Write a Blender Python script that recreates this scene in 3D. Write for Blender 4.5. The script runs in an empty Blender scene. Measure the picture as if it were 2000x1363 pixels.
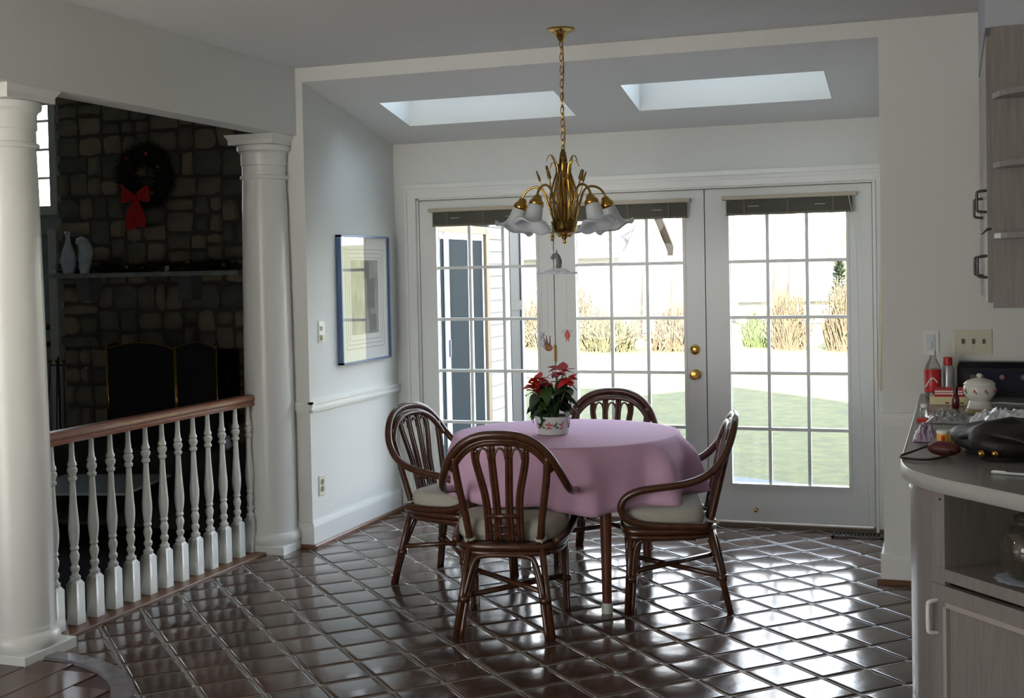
import bpy, bmesh, math, random
from mathutils import Vector, Matrix
random.seed(7)
SC = bpy.context.scene
COL = SC.collection
PI = math.pi

# ------------------------------------------------------------------ camera
F_PX, YAW, PITCH, ROLL = 2446.93, -0.33961, -0.02698, 0.02014
CAM = Vector((3.07154, -7.42543, 1.53398)); PY = -85.84
_f = Vector((math.sin(YAW)*math.cos(PITCH), math.cos(YAW)*math.cos(PITCH), math.sin(PITCH)))
_r = Vector((math.cos(YAW), -math.sin(YAW), 0)); _d = _f.cross(_r)
CR = _r*math.cos(ROLL) + _d*math.sin(ROLL); CD = _d*math.cos(ROLL) - _r*math.sin(ROLL); CF = _f
cam = bpy.data.cameras.new('camera'); cam.sensor_width = 36; cam.lens = F_PX/2000*36; cam.shift_y = PY/2000
cam.clip_start = 0.05; cam.clip_end = 400
co = bpy.data.objects.new('camera', cam); COL.objects.link(co)
M3 = Matrix((CR, -CD, -CF)).transposed()
co.matrix_world = Matrix.Translation(CAM) @ M3.to_4x4()
SC.camera = co
def project(p):
    c = Vector(p) - CAM; z = c.dot(CF)
    if z < .1: return None
    return 1000 + F_PX*c.dot(CR)/z, 681.5 + PY + F_PX*c.dot(CD)/z, z

# ------------------------------------------------------------------ light
SC.view_settings.view_transform = 'Standard'; SC.view_settings.look = 'None'
SC.view_settings.gamma = 1; SC.view_settings.use_curve_mapping = False
SC.view_settings.exposure = EXPOSURE = 1.08
w = bpy.data.worlds.new('world'); SC.world = w; w.use_nodes = True
nt = w.node_tree; bg = nt.nodes['Background']
tc = nt.nodes.new('ShaderNodeTexCoord'); sx = nt.nodes.new('ShaderNodeSeparateXYZ'); cr = nt.nodes.new('ShaderNodeValToRGB')
nt.links.new(tc.outputs['Generated'], sx.inputs[0]); nt.links.new(sx.outputs['Z'], cr.inputs[0]); nt.links.new(cr.outputs[0], bg.inputs[0])
cr.color_ramp.elements[0].position = 0.0; cr.color_ramp.elements[0].color = (1.0, .97, .92, 1)
cr.color_ramp.elements[1].position = 0.55; cr.color_ramp.elements[1].color = (.67, .81, 1.0, 1)
bg.inputs[1].default_value = 4.6
sun = bpy.data.lights.new('sun', 'SUN'); sun.energy = 46; sun.angle = .009; sun.color = (1, .95, .86)
so = bpy.data.objects.new('sun', sun); COL.objects.link(so)
so.rotation_euler = Vector((-.15, 1, -.5317)).to_track_quat('-Z', 'Y').to_euler()
def portal(name, loc, sx_, sy_, direction):
    l = bpy.data.lights.new(name, 'AREA'); l.shape = 'RECTANGLE'; l.size = sx_; l.size_y = sy_
    l.cycles.is_portal = True
    o = bpy.data.objects.new(name, l); COL.objects.link(o); o.location = loc
    o.rotation_euler = Vector(direction).to_track_quat('-Z', 'Y').to_euler()
    return o
# daylight openings: the glass doors, the skylights, the windows of the kitchen behind, the high window by the fireplace
portal('portal_doors', (1.2, .1, 1.05), 2.8, 1.9, (0, -1, 0))
portal('portal_rear', (-.8, -10.62, 1.45), 4.4, 2.0, (0, 1, 0))
portal('portal_skylight', (.46, -.55, 3.02), 1.1, .5, (0, 0, -1))
portal('portal_skylight', (1.91, -.55, 3.02), 1.1, .5, (0, 0, -1))
portal('portal_high', (-5.7, 2.98, 2.8), 1.0, 1.1, (0, -1, 0))

# ------------------------------------------------------------------ materials
MATS = {}
def mat(name, col, rough=.5, metal=0, spec=.5, var=0, vscale=8, bump=0, bscale=60, stretch=None, coat=0, rnd=0, trans=0, col2=None, alpha=1):
    if name in MATS: return MATS[name]
    m = bpy.data.materials.new(name); m.use_nodes = True; n = m.node_tree; b = n.nodes['Principled BSDF']
    b.inputs['Base Color'].default_value = (*col, 1); b.inputs['Roughness'].default_value = rough
    b.inputs['Metallic'].default_value = metal; b.inputs['Specular IOR Level'].default_value = spec
    b.inputs['Coat Weight'].default_value = coat; b.inputs['Coat Roughness'].default_value = .08
    b.inputs['Transmission Weight'].default_value = trans
    t = None
    if var or bump:
        t = n.nodes.new('ShaderNodeTexCoord'); mp = n.nodes.new('ShaderNodeMapping'); n.links.new(t.outputs['Object'], mp.inputs[0])
        if stretch: mp.inputs['Scale'].default_value = stretch
    src = None
    if var or rnd or col2:
        rgb = n.nodes.new('ShaderNodeValToRGB')
        c2 = col2 or tuple(c*(1-max(var, rnd)) for c in col)
        rgb.color_ramp.elements[0].color = (*c2, 1); rgb.color_ramp.elements[1].color = (*col, 1)
        rgb.color_ramp.elements[0].position = .3; rgb.color_ramp.elements[1].position = .7
        if var:
            no = n.nodes.new('ShaderNodeTexNoise'); no.inputs['Scale'].default_value = vscale; no.inputs['Detail'].default_value = 4
            n.links.new(mp.outputs[0], no.inputs['Vector']); fac = no.outputs['Fac']
        if rnd:
            oi = n.nodes.new('ShaderNodeObjectInfo'); r_ = oi.outputs['Random']
            if var:
                ma = n.nodes.new('ShaderNodeMath'); ma.operation = 'MULTIPLY_ADD'; ma.inputs[1].default_value = .5
                mb = n.nodes.new('ShaderNodeMath'); mb.operation = 'MULTIPLY'; mb.inputs[1].default_value = .5
                n.links.new(fac, mb.inputs[0]); n.links.new(r_, ma.inputs[0]); n.links.new(mb.outputs[0], ma.inputs[2]); fac = ma.outputs[0]
            else: fac = r_
        n.links.new(fac, rgb.inputs[0]); n.links.new(rgb.outputs[0], b.inputs['Base Color'])
    if bump:
        nb = n.nodes.new('ShaderNodeTexNoise'); nb.inputs['Scale'].default_value = bscale; nb.inputs['Detail'].default_value = 3
        bp = n.nodes.new('ShaderNodeBump'); bp.inputs['Strength'].default_value = bump; bp.inputs['Distance'].default_value = .01
        n.links.new(mp.outputs[0], nb.inputs['Vector']); n.links.new(nb.outputs['Fac'], bp.inputs['Height']); n.links.new(bp.outputs[0], b.inputs['Normal'])
    MATS[name] = m; return m
def glass_mat(name, tint=(1, 1, 1), ior=1.5, extra=0.0):
    m = bpy.data.materials.new(name); m.use_nodes = True; n = m.node_tree; n.nodes.remove(n.nodes['Principled BSDF'])
    tr = n.nodes.new('ShaderNodeBsdfTransparent'); tr.inputs[0].default_value = (*tint, 1)
    gl = n.nodes.new('ShaderNodeBsdfGlossy'); gl.inputs['Roughness'].default_value = .01
    lw = n.nodes.new('ShaderNodeLayerWeight'); lw.inputs[0].default_value = .5
    pw = n.nodes.new('ShaderNodeMath'); pw.operation = 'POWER'; pw.inputs[1].default_value = 4.0; n.links.new(lw.outputs['Facing'], pw.inputs[0])
    fr = n.nodes.new('ShaderNodeMath'); fr.operation = 'MULTIPLY_ADD'; fr.inputs[1].default_value = .8; fr.inputs[2].default_value = .012; n.links.new(pw.outputs[0], fr.inputs[0])
    mx = n.nodes.new('ShaderNodeMixShader'); out = n.nodes['Material Output']
    fac = fr.outputs[0]
    if extra:
        ad = n.nodes.new('ShaderNodeMath'); ad.operation = 'ADD'; ad.inputs[1].default_value = extra; ad.use_clamp = True
        n.links.new(fac, ad.inputs[0]); fac = ad.outputs[0]
    n.links.new(fac, mx.inputs[0]); n.links.new(tr.outputs[0], mx.inputs[1]); n.links.new(gl.outputs[0], mx.inputs[2])
    n.links.new(mx.outputs[0], out.inputs[0]); MATS[name] = m; return m
WALL = mat('wall_paint', (.70, .72, .69), .85, var=.03, vscale=90, bump=.08, bscale=220)
CEILM = mat('ceiling_paint', (.66, .68, .67), .9, var=.02, vscale=60)
TRIM = mat('white_trim', (.74, .76, .73), .35)
DOORW = mat('door_white', (.72, .74, .71), .38)
COLW = mat('column_white', (.72, .745, .72), .28)
TILE = mat('brown_tile', (.086, .050, .036), .165, spec=.5, var=.35, vscale=9, bump=.12, bscale=12, rnd=.4, coat=.12)
GROUT = mat('grout', (.30, .30, .25), .55, var=.25, vscale=30)
SHOE = mat('shoe_wood', (.17, .075, .032), .4, var=.3, vscale=10, stretch=(1, 1, 6))
RAILW = mat('rail_wood', (.27, .088, .032), .3, var=.4, vscale=14, stretch=(6, 1, 6), coat=.3)
DARKW = mat('dark_floor_wood', (.095, .038, .019), .22, var=.4, vscale=12, stretch=(8, 1, 1))
NOSE = mat('nosing_wood_sheen', (.20, .19, .21), .22, var=.3, vscale=20)  # the bluish sheen on the wood is put into this pale colour
RATTAN = mat('dark_rattan', (.082, .029, .013), .27, var=.4, vscale=26, spec=.5, coat=.25)
TABLEW = mat('table_wood', (.17, .05, .022), .35, var=.3, vscale=20, stretch=(4, 4, .6))
CUSH = mat('cushion_fabric', (.47, .455, .39), .95, var=.22, vscale=160, bump=.15, bscale=300)
CLOTH = mat('mauve_cloth', (.68, .43, .60), .85, var=.06, vscale=120, bump=.05, bscale=400)
BRASS = mat('brass', (.52, .31, .075), .2, metal=1)
DBRASS = mat('aged_brass', (.33, .20, .055), .26, metal=1, var=.4, vscale=30)
BLACK = mat('black', (.008, .008, .009), .4)
WHITEP = mat('white_plastic', (.75, .77, .75), .35)
CREAM = mat('cream_plastic', (.62, .60, .47), .4)
OAK = mat('limed_oak', (.27, .245, .24), .32, var=.22, vscale=9, stretch=(10, 10, .8), coat=.25)
OAKD = mat('limed_oak_inner', (.26, .23, .205), .5, var=.2, vscale=9, stretch=(10, 10, .8))
COUNTER = mat('counter_laminate', (.22, .22, .21), .25, var=.1, vscale=150)
NICKEL = mat('handle_metal', (.55, .54, .52), .3, metal=.6)
STONE = mat('field_stone', (.36, .31, .22), .9, var=.5, vscale=7, bump=.6, bscale=26, rnd=.5, col2=(.16, .17, .145))
MORTAR = mat('mortar', (.13, .12, .105), .95)
SLATE = mat('slate', (.42, .46, .45), .45, var=.3, vscale=8)
PINE = mat('pine_needles', (.02, .032, .016), .8)
REDV = mat('red_velvet', (.62, .022, .015), .7)
GLASS = glass_mat('pane_glass')
PICG = glass_mat('picture_glass', extra=.04)
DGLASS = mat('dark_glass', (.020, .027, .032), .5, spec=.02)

# ------------------------------------------------------------------ helpers
class MB:
    def __init__(s): s.v = []; s.f = []
    def quad(s, a, b, c, d):
        i = len(s.v); s.v += [a, b, c, d]; s.f.append((i, i+1, i+2, i+3)); return s
    def box(s, x0, x1, y0, y1, z0, z1):
        i = len(s.v); s.v += [(x, y, z) for z in (z0, z1) for y in (y0, y1) for x in (x0, x1)]
        s.f += [tuple(i+k for k in q) for q in ((0, 2, 3, 1), (4, 5, 7, 6), (0, 1, 5, 4), (2, 6, 7, 3), (0, 4, 6, 2), (1, 3, 7, 5))]; return s
    def cbox(s, x0, x1, y0, y1, z0, z1, c):      # box chamfered on top edges
        return s.prism([(x0, y0), (x1, y0), (x1, y1), (x0, y1)], z0, z1-c).frust((x0, x1, y0, y1), (x0+c, x1-c, y0+c, y1-c), z1-c, z1)
    def frust(s, a, b, z0, z1):
        i = len(s.v)
        for (x0, x1, y0, y1), z in ((a, z0), (b, z1)): s.v += [(x0, y0, z), (x1, y0, z), (x1, y1, z), (x0, y1, z)]
        s.f += [(i, i+3, i+2, i+1), (i+4, i+5, i+6, i+7)] + [(i+k, i+(k+1) % 4, i+4+(k+1) % 4, i+4+k) for k in range(4)]; return s
    def prism(s, poly, z0, z1):
        n = len(poly); i = len(s.v)
        s.v += [(x, y, z0) for x, y in poly] + [(x, y, z1) for x, y in poly]
        s.f += [tuple(i+k for k in reversed(range(n))), tuple(i+n+k for k in range(n))] + [(i+k, i+(k+1) % n, i+n+(k+1) % n, i+n+k) for k in range(n)]; return s
    def lathe(s, prof, c=(0, 0, 0), n=24, m=None, wave=None):
        i = len(s.v); k = len(prof); c = Vector(c)
        for j in range(n):
            a = 2*PI*j/n; ca, sa = math.cos(a), math.sin(a)
            for q, (r, z) in enumerate(prof):
                if wave: r, z = wave(q, a, r, z)
                p = Vector((r*ca, r*sa, z)); p = (m @ p if m else p) + c; s.v.append(tuple(p))
        for j in range(n):
            j2 = (j+1) % n
            for q in range(k-1): s.f.append((i+j*k+q, i+j2*k+q, i+j2*k+q+1, i+j*k+q+1))
        for q, top in ((0, False), (k-1, True)):
            if prof[q][0] > 1e-5 and not wave: s.f.append(tuple(i+j*k+q for j in (range(n) if top else reversed(range(n)))))
        return s
    def tube(s, path, r, n=8, closed=False):
        pts = [Vector(p) for p in path]; N = len(pts); i = len(s.v); up = None
        rr = r if isinstance(r, (list, tuple)) else [r]*N
        for k, p in enumerate(pts):
            if closed: t = pts[(k+1) % N]-pts[k-1]
            else: t = pts[min(k+1, N-1)]-pts[max(k-1, 0)]
            t.normalize()
            if up is None: up = Vector((0, 0, 1)) if abs(t.z) < .9 else Vector((1, 0, 0))
            x = up.cross(t)
            if x.length < 1e-4: x = Vector((1, 0, 0)).cross(t)
            x.normalize(); y = t.cross(x); up = y
            for j in range(n):
                a = 2*PI*j/n; q = p + (x*math.cos(a)+y*math.sin(a))*rr[k]; s.v.append(tuple(q))
        for k in range(N if closed else N-1):
            k2 = (k+1) % N
            for j in range(n): s.f.append((i+k*n+j, i+k*n+(j+1) % n, i+k2*n+(j+1) % n, i+k2*n+j))
        if not closed:
            s.f.append(tuple(i+j for j in reversed(range(n)))); s.f.append(tuple(i+(N-1)*n+j for j in range(n)))
        return s
    def ball(s, c, r, n=10, k=6, sq=(1, 1, 1)):
        prof = [(r*math.sin(PI*q/k), -r*math.cos(PI*q/k)) for q in range(k+1)]; prof[0] = (0, -r); prof[-1] = (0, r)
        i = len(s.v); s.lathe(prof, (0, 0, 0), n)
        for q in range(i, len(s.v)): v = s.v[q]; s.v[q] = (c[0]+v[0]*sq[0], c[1]+v[1]*sq[1], c[2]+v[2]*sq[2])
        return s
    def xform(s, m): s.v = [tuple(m @ Vector(p)) for p in s.v]; return s
    def build(s, name, material, parent=None, smooth=False, loc=None, auto=None):
        me = bpy.data.meshes.new(name); me.from_pydata(s.v, [], s.f); me.materials.append(material)
        bm = bmesh.new(); bm.from_mesh(me); bmesh.ops.remove_doubles(bm, verts=bm.verts, dist=1e-6)
        bmesh.ops.recalc_face_normals(bm, faces=bm.faces); 
        if auto:
            for e in bm.edges: e.smooth = not (len(e.link_faces) == 2 and e.calc_face_angle(0) > auto)
        bm.to_mesh(me); bm.free()
        if smooth or auto: me.polygons.foreach_set('use_smooth', [True]*len(me.polygons))
        me.update(); return link(name, me, parent, loc)
def link(name, me, parent=None, loc=None, rot=None):
    o = bpy.data.objects.new(name, me); COL.objects.link(o)
    if parent: o.parent = parent
    if loc: o.location = loc
    if rot: o.rotation_euler = rot
    return o
def tag(o, label=None, cat=None, group=None, kind=None):
    if label: o['label'] = label
    if cat: o['category'] = cat
    if group: o['group'] = group
    if kind: o['kind'] = kind
    return o
def struct(o): o['kind'] = 'structure'; return o
def empty(name, loc, rz=0, label=None, cat=None, group=None):
    o = bpy.data.objects.new(name, None); COL.objects.link(o); o.location = loc; o.rotation_euler = (0, 0, rz); o.empty_display_size = .1
    return tag(o, label, cat, group)
def copy_tree(o, parent=None):
    c = o.copy(); COL.objects.link(c); c.parent = parent
    for ch in list(o.children): copy_tree(ch, c)
    return c
def spline(pts, n=6, closed=False):
    P = [Vector(p) for p in pts]; N = len(P); out = []
    for i in range(N if closed else N-1):
        a = P[i-1] if (i or closed) else P[0]; b = P[i]; c = P[(i+1) % N]; d = P[(i+2) % N] if (closed or i+2 < N) else P[-1]
        for k in range(n):
            t = k/n; out.append(.5*((2*b)+(c-a)*t+(2*a-5*b+4*c-d)*t*t+(3*b-a-3*c+d)*t**3))
    if not closed: out.append(P[-1])
    return out
# ------------------------------------------------------------------ the shell
XL, XR, YF, YB, CEIL = -.347, 2.742, -1.19, 0.0, 2.69
ZOT, ZBT = 2.612, 2.367
YR = -10.6; XW = 3.56; XB = -.39          # rear wall, right wall, room face of the beam
def zc(y): return ZOT + (ZBT-ZOT)*(y-YF)/(YB-YF)
CX, CY = 1.295, -1.645                     # centre of table and chandelier

# tile floor: one dark glazed tile after the other, laid diagonally
TS, TOX, TOY = .20967, .07344, -2.83884; q2 = math.sqrt(.5)
def tpos(a, b): return TOX+TS*q2*(a+b), TOY+TS*q2*(a-b)
floor = struct(MB().box(-.62, XW+.1, YR, .02, -.16, -.0024).build('floor', GROUT))
def tile_mesh(h=.0995):
    g = [-h, -h*.86, h*.86, h]; v = []; f = []
    for j in range(4):
        for i in range(4):
            e = (i in (0, 3)) + (j in (0, 3)); v.append((g[i], g[j], -.0011*e - (.0004 if e == 2 else 0)))
    for j in range(3):
        for i in range(3): k = j*4+i; f.append((k, k+1, k+5, k+4))
    ring = [0, 1, 2, 3, 7, 11, 15, 14, 13, 12, 8, 4]; n0 = len(v)
    for k in ring: x, y, z = v[k]; v.append((x*1.012, y*1.012, -.0075))
    for k in range(12): f.append((ring[k], n0+k, n0+(k+1) % 12, ring[(k+1) % 12]))
    me = bpy.data.meshes.new('tile'); me.from_pydata(v, [], f); me.materials.append(TILE)
    bm = bmesh.new(); bm.from_mesh(me); bmesh.ops.recalc_face_normals(bm, faces=bm.faces); bm.to_mesh(me); bm.free()
    me.polygons.foreach_set('use_smooth', [True]*len(me.polygons)); return me
TM = [tile_mesh()]
def clip(poly, ax, val, keep_gt):
    out = []
    for i, p in enumerate(poly):
        q = poly[(i+1) % len(poly)]; a = (p[ax] > val) == keep_gt; b = (q[ax] > val) == keep_gt
        if a: out.append(p)
        if a != b:
            t = (val-p[ax])/(q[ax]-p[ax]); out.append((p[0]+(q[0]-p[0])*t, p[1]+(q[1]-p[1])*t))
    return out
DISC = (-.42, -4.0); RN = .755
whole = []; cut = []
for a in range(-30, 30):
    for b in range(-22, 44):
        cx, cy = tpos(a+.5, b+.5)
        if cy < -10.4 or cy > .12 or cx > 3.3: continue
        x0 = -.52 if cy < YF else XL
        if math.hypot(cx-DISC[0], cy-DISC[1]) < RN-.2: continue
        h = .0995/q2; poly = [(cx-h, cy), (cx, cy-h), (cx+h, cy), (cx, cy+h)]
        if all(p[0] > x0 and p[1] < -.035 for p in poly): whole.append((cx, cy))
        else:
            c = clip(clip(poly, 0, x0, True), 1, -.035, False) if True else poly
            if len(c) > 2:
                ar = abs(sum(c[i-1][0]*c[i][1]-c[i][0]*c[i-1][1] for i in range(len(c))))/2
                if ar > .0008: cut.append(c)
def tvis(cx, cy):
    p = project((cx, cy, 0))
    return p and -40 < p[0] < 1790 and p[1] < 1390
vis = sorted([t for t in whole if tvis(*t)], key=lambda t: (Vector((*t, 0))-CAM).length)
cutv = []
for c in cut:
    m = Vector((sum(p[0] for p in c)/len(c), sum(p[1] for p in c)/len(c)))
    if tvis(m.x, m.y): cutv.append((c, m))
near = vis[:max(0, 300-len(cutv))]; far = vis[len(near):] + [t for t in whole if not tvis(*t)]
for cx, cy in near:
    o = link('tile', TM[0], floor, (cx, cy, random.uniform(-.0005, .0005)), (random.gauss(0, .0022), random.gauss(0, .0022), PI/4))
for c, m in cutv:
    mb = MB(); n = len(c)
    ins = [((p[0]-m.x)*.86, (p[1]-m.y)*.86) for p in c]; out = [(p[0]-m.x, p[1]-m.y) for p in c]
    mb.v = [(x, y, -.0022) for x, y in out]+[(x, y, 0) for x, y in ins]+[(x, y, -.0075) for x, y in out]
    mb.f = [tuple(range(n, 2*n))]+[(k, (k+1) % n, n+(k+1) % n, n+k) for k in range(n)]+[(2*n+k, 2*n+(k+1) % n, (k+1) % n, k) for k in range(n)]
    mb.build('tile', TILE, floor, True, (m.x, m.y, 0))
mb = MB()
for cx, cy in far:
    rot = Matrix.Translation((cx, cy, 0)) @ Matrix.Rotation(PI/4, 4, 'Z') @ Matrix.Rotation(random.gauss(0, .0022), 4, 'X')
    i = len(mb.v); mb.v += [tuple(rot @ v.co) for v in TM[0].vertices]; mb.f += [tuple(i+k for k in p.vertices) for p in TM[0].polygons]
o = mb.build('tile_field', TILE, floor, True); o['kind'] = 'stuff'

# wooden border strip under the balustrade, curved wooden nosing and dark boards by the step
tag(MB().cbox(-.70, -.518, -3.14, -1.40, -.004, .012, .004).build('floor_edge_board', SHOE), 'brown wooden edge board under the white balusters', 'board')['kind'] = 'structure'
def arc(r, a0, a1, n=28): return [(DISC[0]+r*math.cos(a0+(a1-a0)*k/n), DISC[1]+r*math.sin(a0+(a1-a0)*k/n)) for k in range(n+1)]
mb = MB(); oa = arc(RN, -1.2, 1.62); ia = arc(RN-.085, -1.2, 1.62)
mb.prism(oa+ia[::-1], -.004, .011)
oa2 = arc(RN-.008, -1.2, 1.62); ia2 = arc(RN-.078, -1.2, 1.62); mb.prism(oa2+ia2[::-1], .011, .016)
struct(mb.build('trim_1', NOSE))
mb = MB(); pl = arc(RN-.085, -1.2, 1.9, 30); wl = arc(RN-.085, -1.2, 1.9, 30)
wood = struct(MB().prism(wl + [(-1.6, -3.3), (-1.6, -4.7)], -.004, .0035).build('floor_landing', mat('board_joint', (.05, .02, .01), .5)))
for k in range(11):           # boards
    x0 = -1.6+k*.17; x1 = x0+.165
    ya = -4.66; yb = -3.34 - .0
    for xx in (x0, x1):
        dx = xx-DISC[0]; R = RN-.09
        if dx > R*.98: yb = -9; break
        if dx > -.05: yb = min(yb, DISC[1]+math.sqrt(max(0, R*R-dx*dx))); ya = max(ya, DISC[1]-math.sqrt(max(0, R*R-dx*dx)))
    if yb-ya > .1: MB().cbox(x0, x1, ya, yb, .0035, .009, .002).build('board', DARKW, wood)

# walls, ceilings
T = .13
mb = MB(); mb.box(-.49, XL, YF, YF+T, 0, CEIL).box(XL, XR, YF, YF+T, ZOT, CEIL).box(XR, XW+T, YF, YF+T, 0, CEIL)
wall_front = struct(mb.build('wall_front', WALL))
struct(MB().box(-.49, XL, YF+T, .14, -.16, CEIL+.1).build('wall_nook_left', WALL))
struct(MB().box(XR, XR+T, YF+T, .14, -.16, CEIL+.1).build('wall_nook_right', WALL))
DX0, DX1, DX2, DX3 = -.178, .726, 1.672, 2.635; DTOP = 2.0
struct(MB().box(XL, DX0-.012, 0, .14, -.16, 2.46).box(DX3+.012, XR, 0, .14, -.16, 2.46).box(DX0-.012, DX3+.012, 0, .14, DTOP+.012, 2.46).build('wall_nook_back', WALL))
struct(MB().box(-.75, XW+T, YR, YF+.02, CEIL, CEIL+.14).build('ceiling', CEILM))
SKY = [(-.073, .99, -.765, -.338), (1.375, 2.45, -.79, -.355)]
SKY = [(-.073, .99, -.772, -.34), (1.375, 2.45, -.788, -.355)]
HOL = [(s[0]-.01, s[1]+.01, s[2]-.01, s[3]+.01) for s in SKY]
xs = sorted({XL-.02, XR+.02, HOL[0][0], HOL[0][1], HOL[1][0], HOL[1][1]}); mb = MB()
for i in range(len(xs)-1):
    xa, xb = xs[i], xs[i+1]; hole = [s for s in HOL if s[0] <= xa+1e-6 and xb <= s[1]+1e-6]
    for ya, yb in ([(YF+.004, hole[0][2]), (hole[0][3], .14)] if hole else [(YF+.004, .14)]):
        k = len(mb.v)
        mb.v += [(xa, ya, zc(ya)), (xb, ya, zc(ya)), (xb, yb, zc(yb)), (xa, yb, zc(yb))]+[(xa, ya, zc(ya)+.12), (xb, ya, zc(ya)+.12), (xb, yb, zc(yb)+.12), (xa, yb, zc(yb)+.12)]
        mb.f += [(k, k+1, k+2, k+3), (k+4, k+7, k+6, k+5)]+[(k+j, k+4+j, k+4+(j+1) % 4, k+(j+1) % 4) for j in range(4)]
struct(mb.build('ceiling_nook', CEILM))
SHAFT = mat('skylight_shaft_paint', (.62, .63, .60), .8)
for si, (xa, xb, ya, yb) in enumerate(SKY):
    s = empty('window_skylight', ((xa+xb)/2, (ya+yb)/2, 2.4)); s['kind'] = 'structure'; s.name = 'window_%d' % (si+4)
    mb = MB(); t = .02; off = s.location
    for (x0, x1, y0, y1) in ((xa-t, xa, ya-t, yb+t), (xb, xb+t, ya-t, yb+t)):
        k = len(mb.v); mb.box(x0, x1, y0, y1, 0, 1)
        for j in range(k, len(mb.v)): x, y, z = mb.v[j]; mb.v[j] = (x, y, zc(y)+.001 if z == 0 else 2.98)
    for (y0, y1) in ((ya-t, ya), (yb, yb+t)):
        k = len(mb.v); mb.box(xa, xb, y0, y1, 0, 1)
        for j in range(k, len(mb.v)): x, y, z = mb.v[j]; mb.v[j] = (x, y, zc(y)+.001 if z == 0 else 2.98)
    mb.v = [(x-off.x, y-off.y, z-off.z) for x, y, z in mb.v]
    mb.build('shaft', SHAFT, s)
    MB().box(xa-off.x, xb-off.x, ya-off.y, yb-off.y, 2.95-off.z, 2.958-off.z).build('pane', GLASS, s)
    mb = MB(); e = .05
    mb.box(xa-.06, xb+.06, ya-.06, ya+.012, 2.94, 2.99).box(xa-.06, xb+.06, yb-.012, yb+.06, 2.94, 2.99).box(xa-.06, xa+.012, ya, yb, 2.94, 2.99).box(xb-.012, xb+.06, ya, yb, 2.94, 2.99)
    mb.v = [(x-off.x, y-off.y, z-off.z) for x, y, z in mb.v]; mb.build('window_frame', mat('skylight_frame', (.25, .2, .15), .5), s)
# kitchen walls behind the camera, with the big rear window
struct(MB().box(XW, XW+T, YR, YF+T, -.16, CEIL+.05).build('wall_right', WALL))
RWIN = (-2.9, 1.3, .45, 2.42)
struct(MB().box(-3.2, RWIN[0], YR-T, YR, -.6, CEIL+.05).box(RWIN[1], XW+T, YR-T, YR, -.6, CEIL+.05).box(RWIN[0], RWIN[1], YR-T, YR, -.6, RWIN[2]).box(RWIN[0], RWIN[1], YR-T, YR, RWIN[3], CEIL+.05).build('wall_rear', WALL))
wn = empty('window_1', (0, YR, 0)); wn['kind'] = 'structure'
mb = MB()
for k in range(4): x = RWIN[0]+k*(RWIN[1]-RWIN[0])/3; mb.box(x-.03, x+.03, -.1, -.03, RWIN[2], RWIN[3])
mb.box(RWIN[0], RWIN[1], -.1, -.03, RWIN[2], RWIN[2]+.05).box(RWIN[0], RWIN[1], -.1, -.03, RWIN[3]-.05, RWIN[3]).build('window_frame', TRIM, wn)
struct(MB().box(-3.3, -3.2, YR, -4.9, -.6, CEIL+.05).build('wall_hall', WALL))
struct(MB().box(-3.2, -.62, YR, -4.75, -.16, -.004).build('floor_hall', DARKW))
struct(MB().box(-3.3, -.75, YR, -4.75, CEIL, CEIL+.14).build('ceiling_hall', CEILM))
struct(MB().box(.9, XW, -8.75, -8.6, -.1, CEIL+.02).build('wall_light_block', WALL))  # unseen partition, added to keep rear window light off the right side
# beam over the columns
beam = struct(MB().box(-.53, XB, -4.2, YF+.02, 2.315, CEIL+.02).build('beam', WALL))
beam2 = struct(MB().box(-.75, XB-.004, -10.6, -4.2, 2.315, CEIL+.02).build('beam_hall', WALL))

# trims
def trimobj(n, mb, m=TRIM): return struct(mb.build('trim_%d' % n, m))
cz = .822
mb = MB()
def rail_x(x, y0, y1, s): # along Y on a wall facing s*X
    for d, za, zb in ((.022, cz-.012, cz), (.014, cz-.03, cz-.012), (.02, cz-.045, cz-.03), (.008, cz-.06, cz-.045)):
        mb.box(min(x, x+s*d), max(x, x+s*d), y0, y1, za, zb)
def rail_y(y, x0, x1):
    for d, za, zb in ((.022, cz-.012, cz), (.014, cz-.03, cz-.012), (.02, cz-.045, cz-.03), (.008, cz-.06, cz-.045)):
        mb.box(x0, x1, y-d, y, za, zb)
rail_x(XL, YF-.022, -.002, 1); rail_y(YF, -.44, XL+.022); trimobj(2, mb)
mb = MB(); rail_y(YF, XR-.022, 2.915); trimobj(3, mb)
def base(n, parts): 
    mb = MB()
    for (x0, x1, y0, y1) in parts: mb.box(x0, x1, y0, y1, 0, .118).frust((x0, x1, y0, y1), (x0+.001, x1-.004, y0+.002, y1), .118, .142)
    return struct(mb.build('baseboard_'+n, TRIM))
base('nook_left', [(XL, XL+.016, YF-.016, -.025), (-.46, XL, YF-.016, YF)])
base('front_right', [(XR-.016, 2.93, YF-.016, YF), (XR-.016, XR, YF, -.025)])
def shoe(n, parts):
    mb = MB()
    for (x0, x1, y0, y1) in parts: mb.box(x0, x1, y0, y1, 0, .014).frust((x0, x1, y0, y1), (x0+.002, x1-.006, y0+.006, y1-.002), .014, .022)
    return struct(mb.build('trim_%d' % n, SHOE))
shoe(4, [(XL+.016, XL+.034, YF-.03, -.02), (-.455, XL+.034, YF-.034, YF-.016)])
shoe(5, [(XR-.034, 2.93, YF-.034, YF-.016)])
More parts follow.
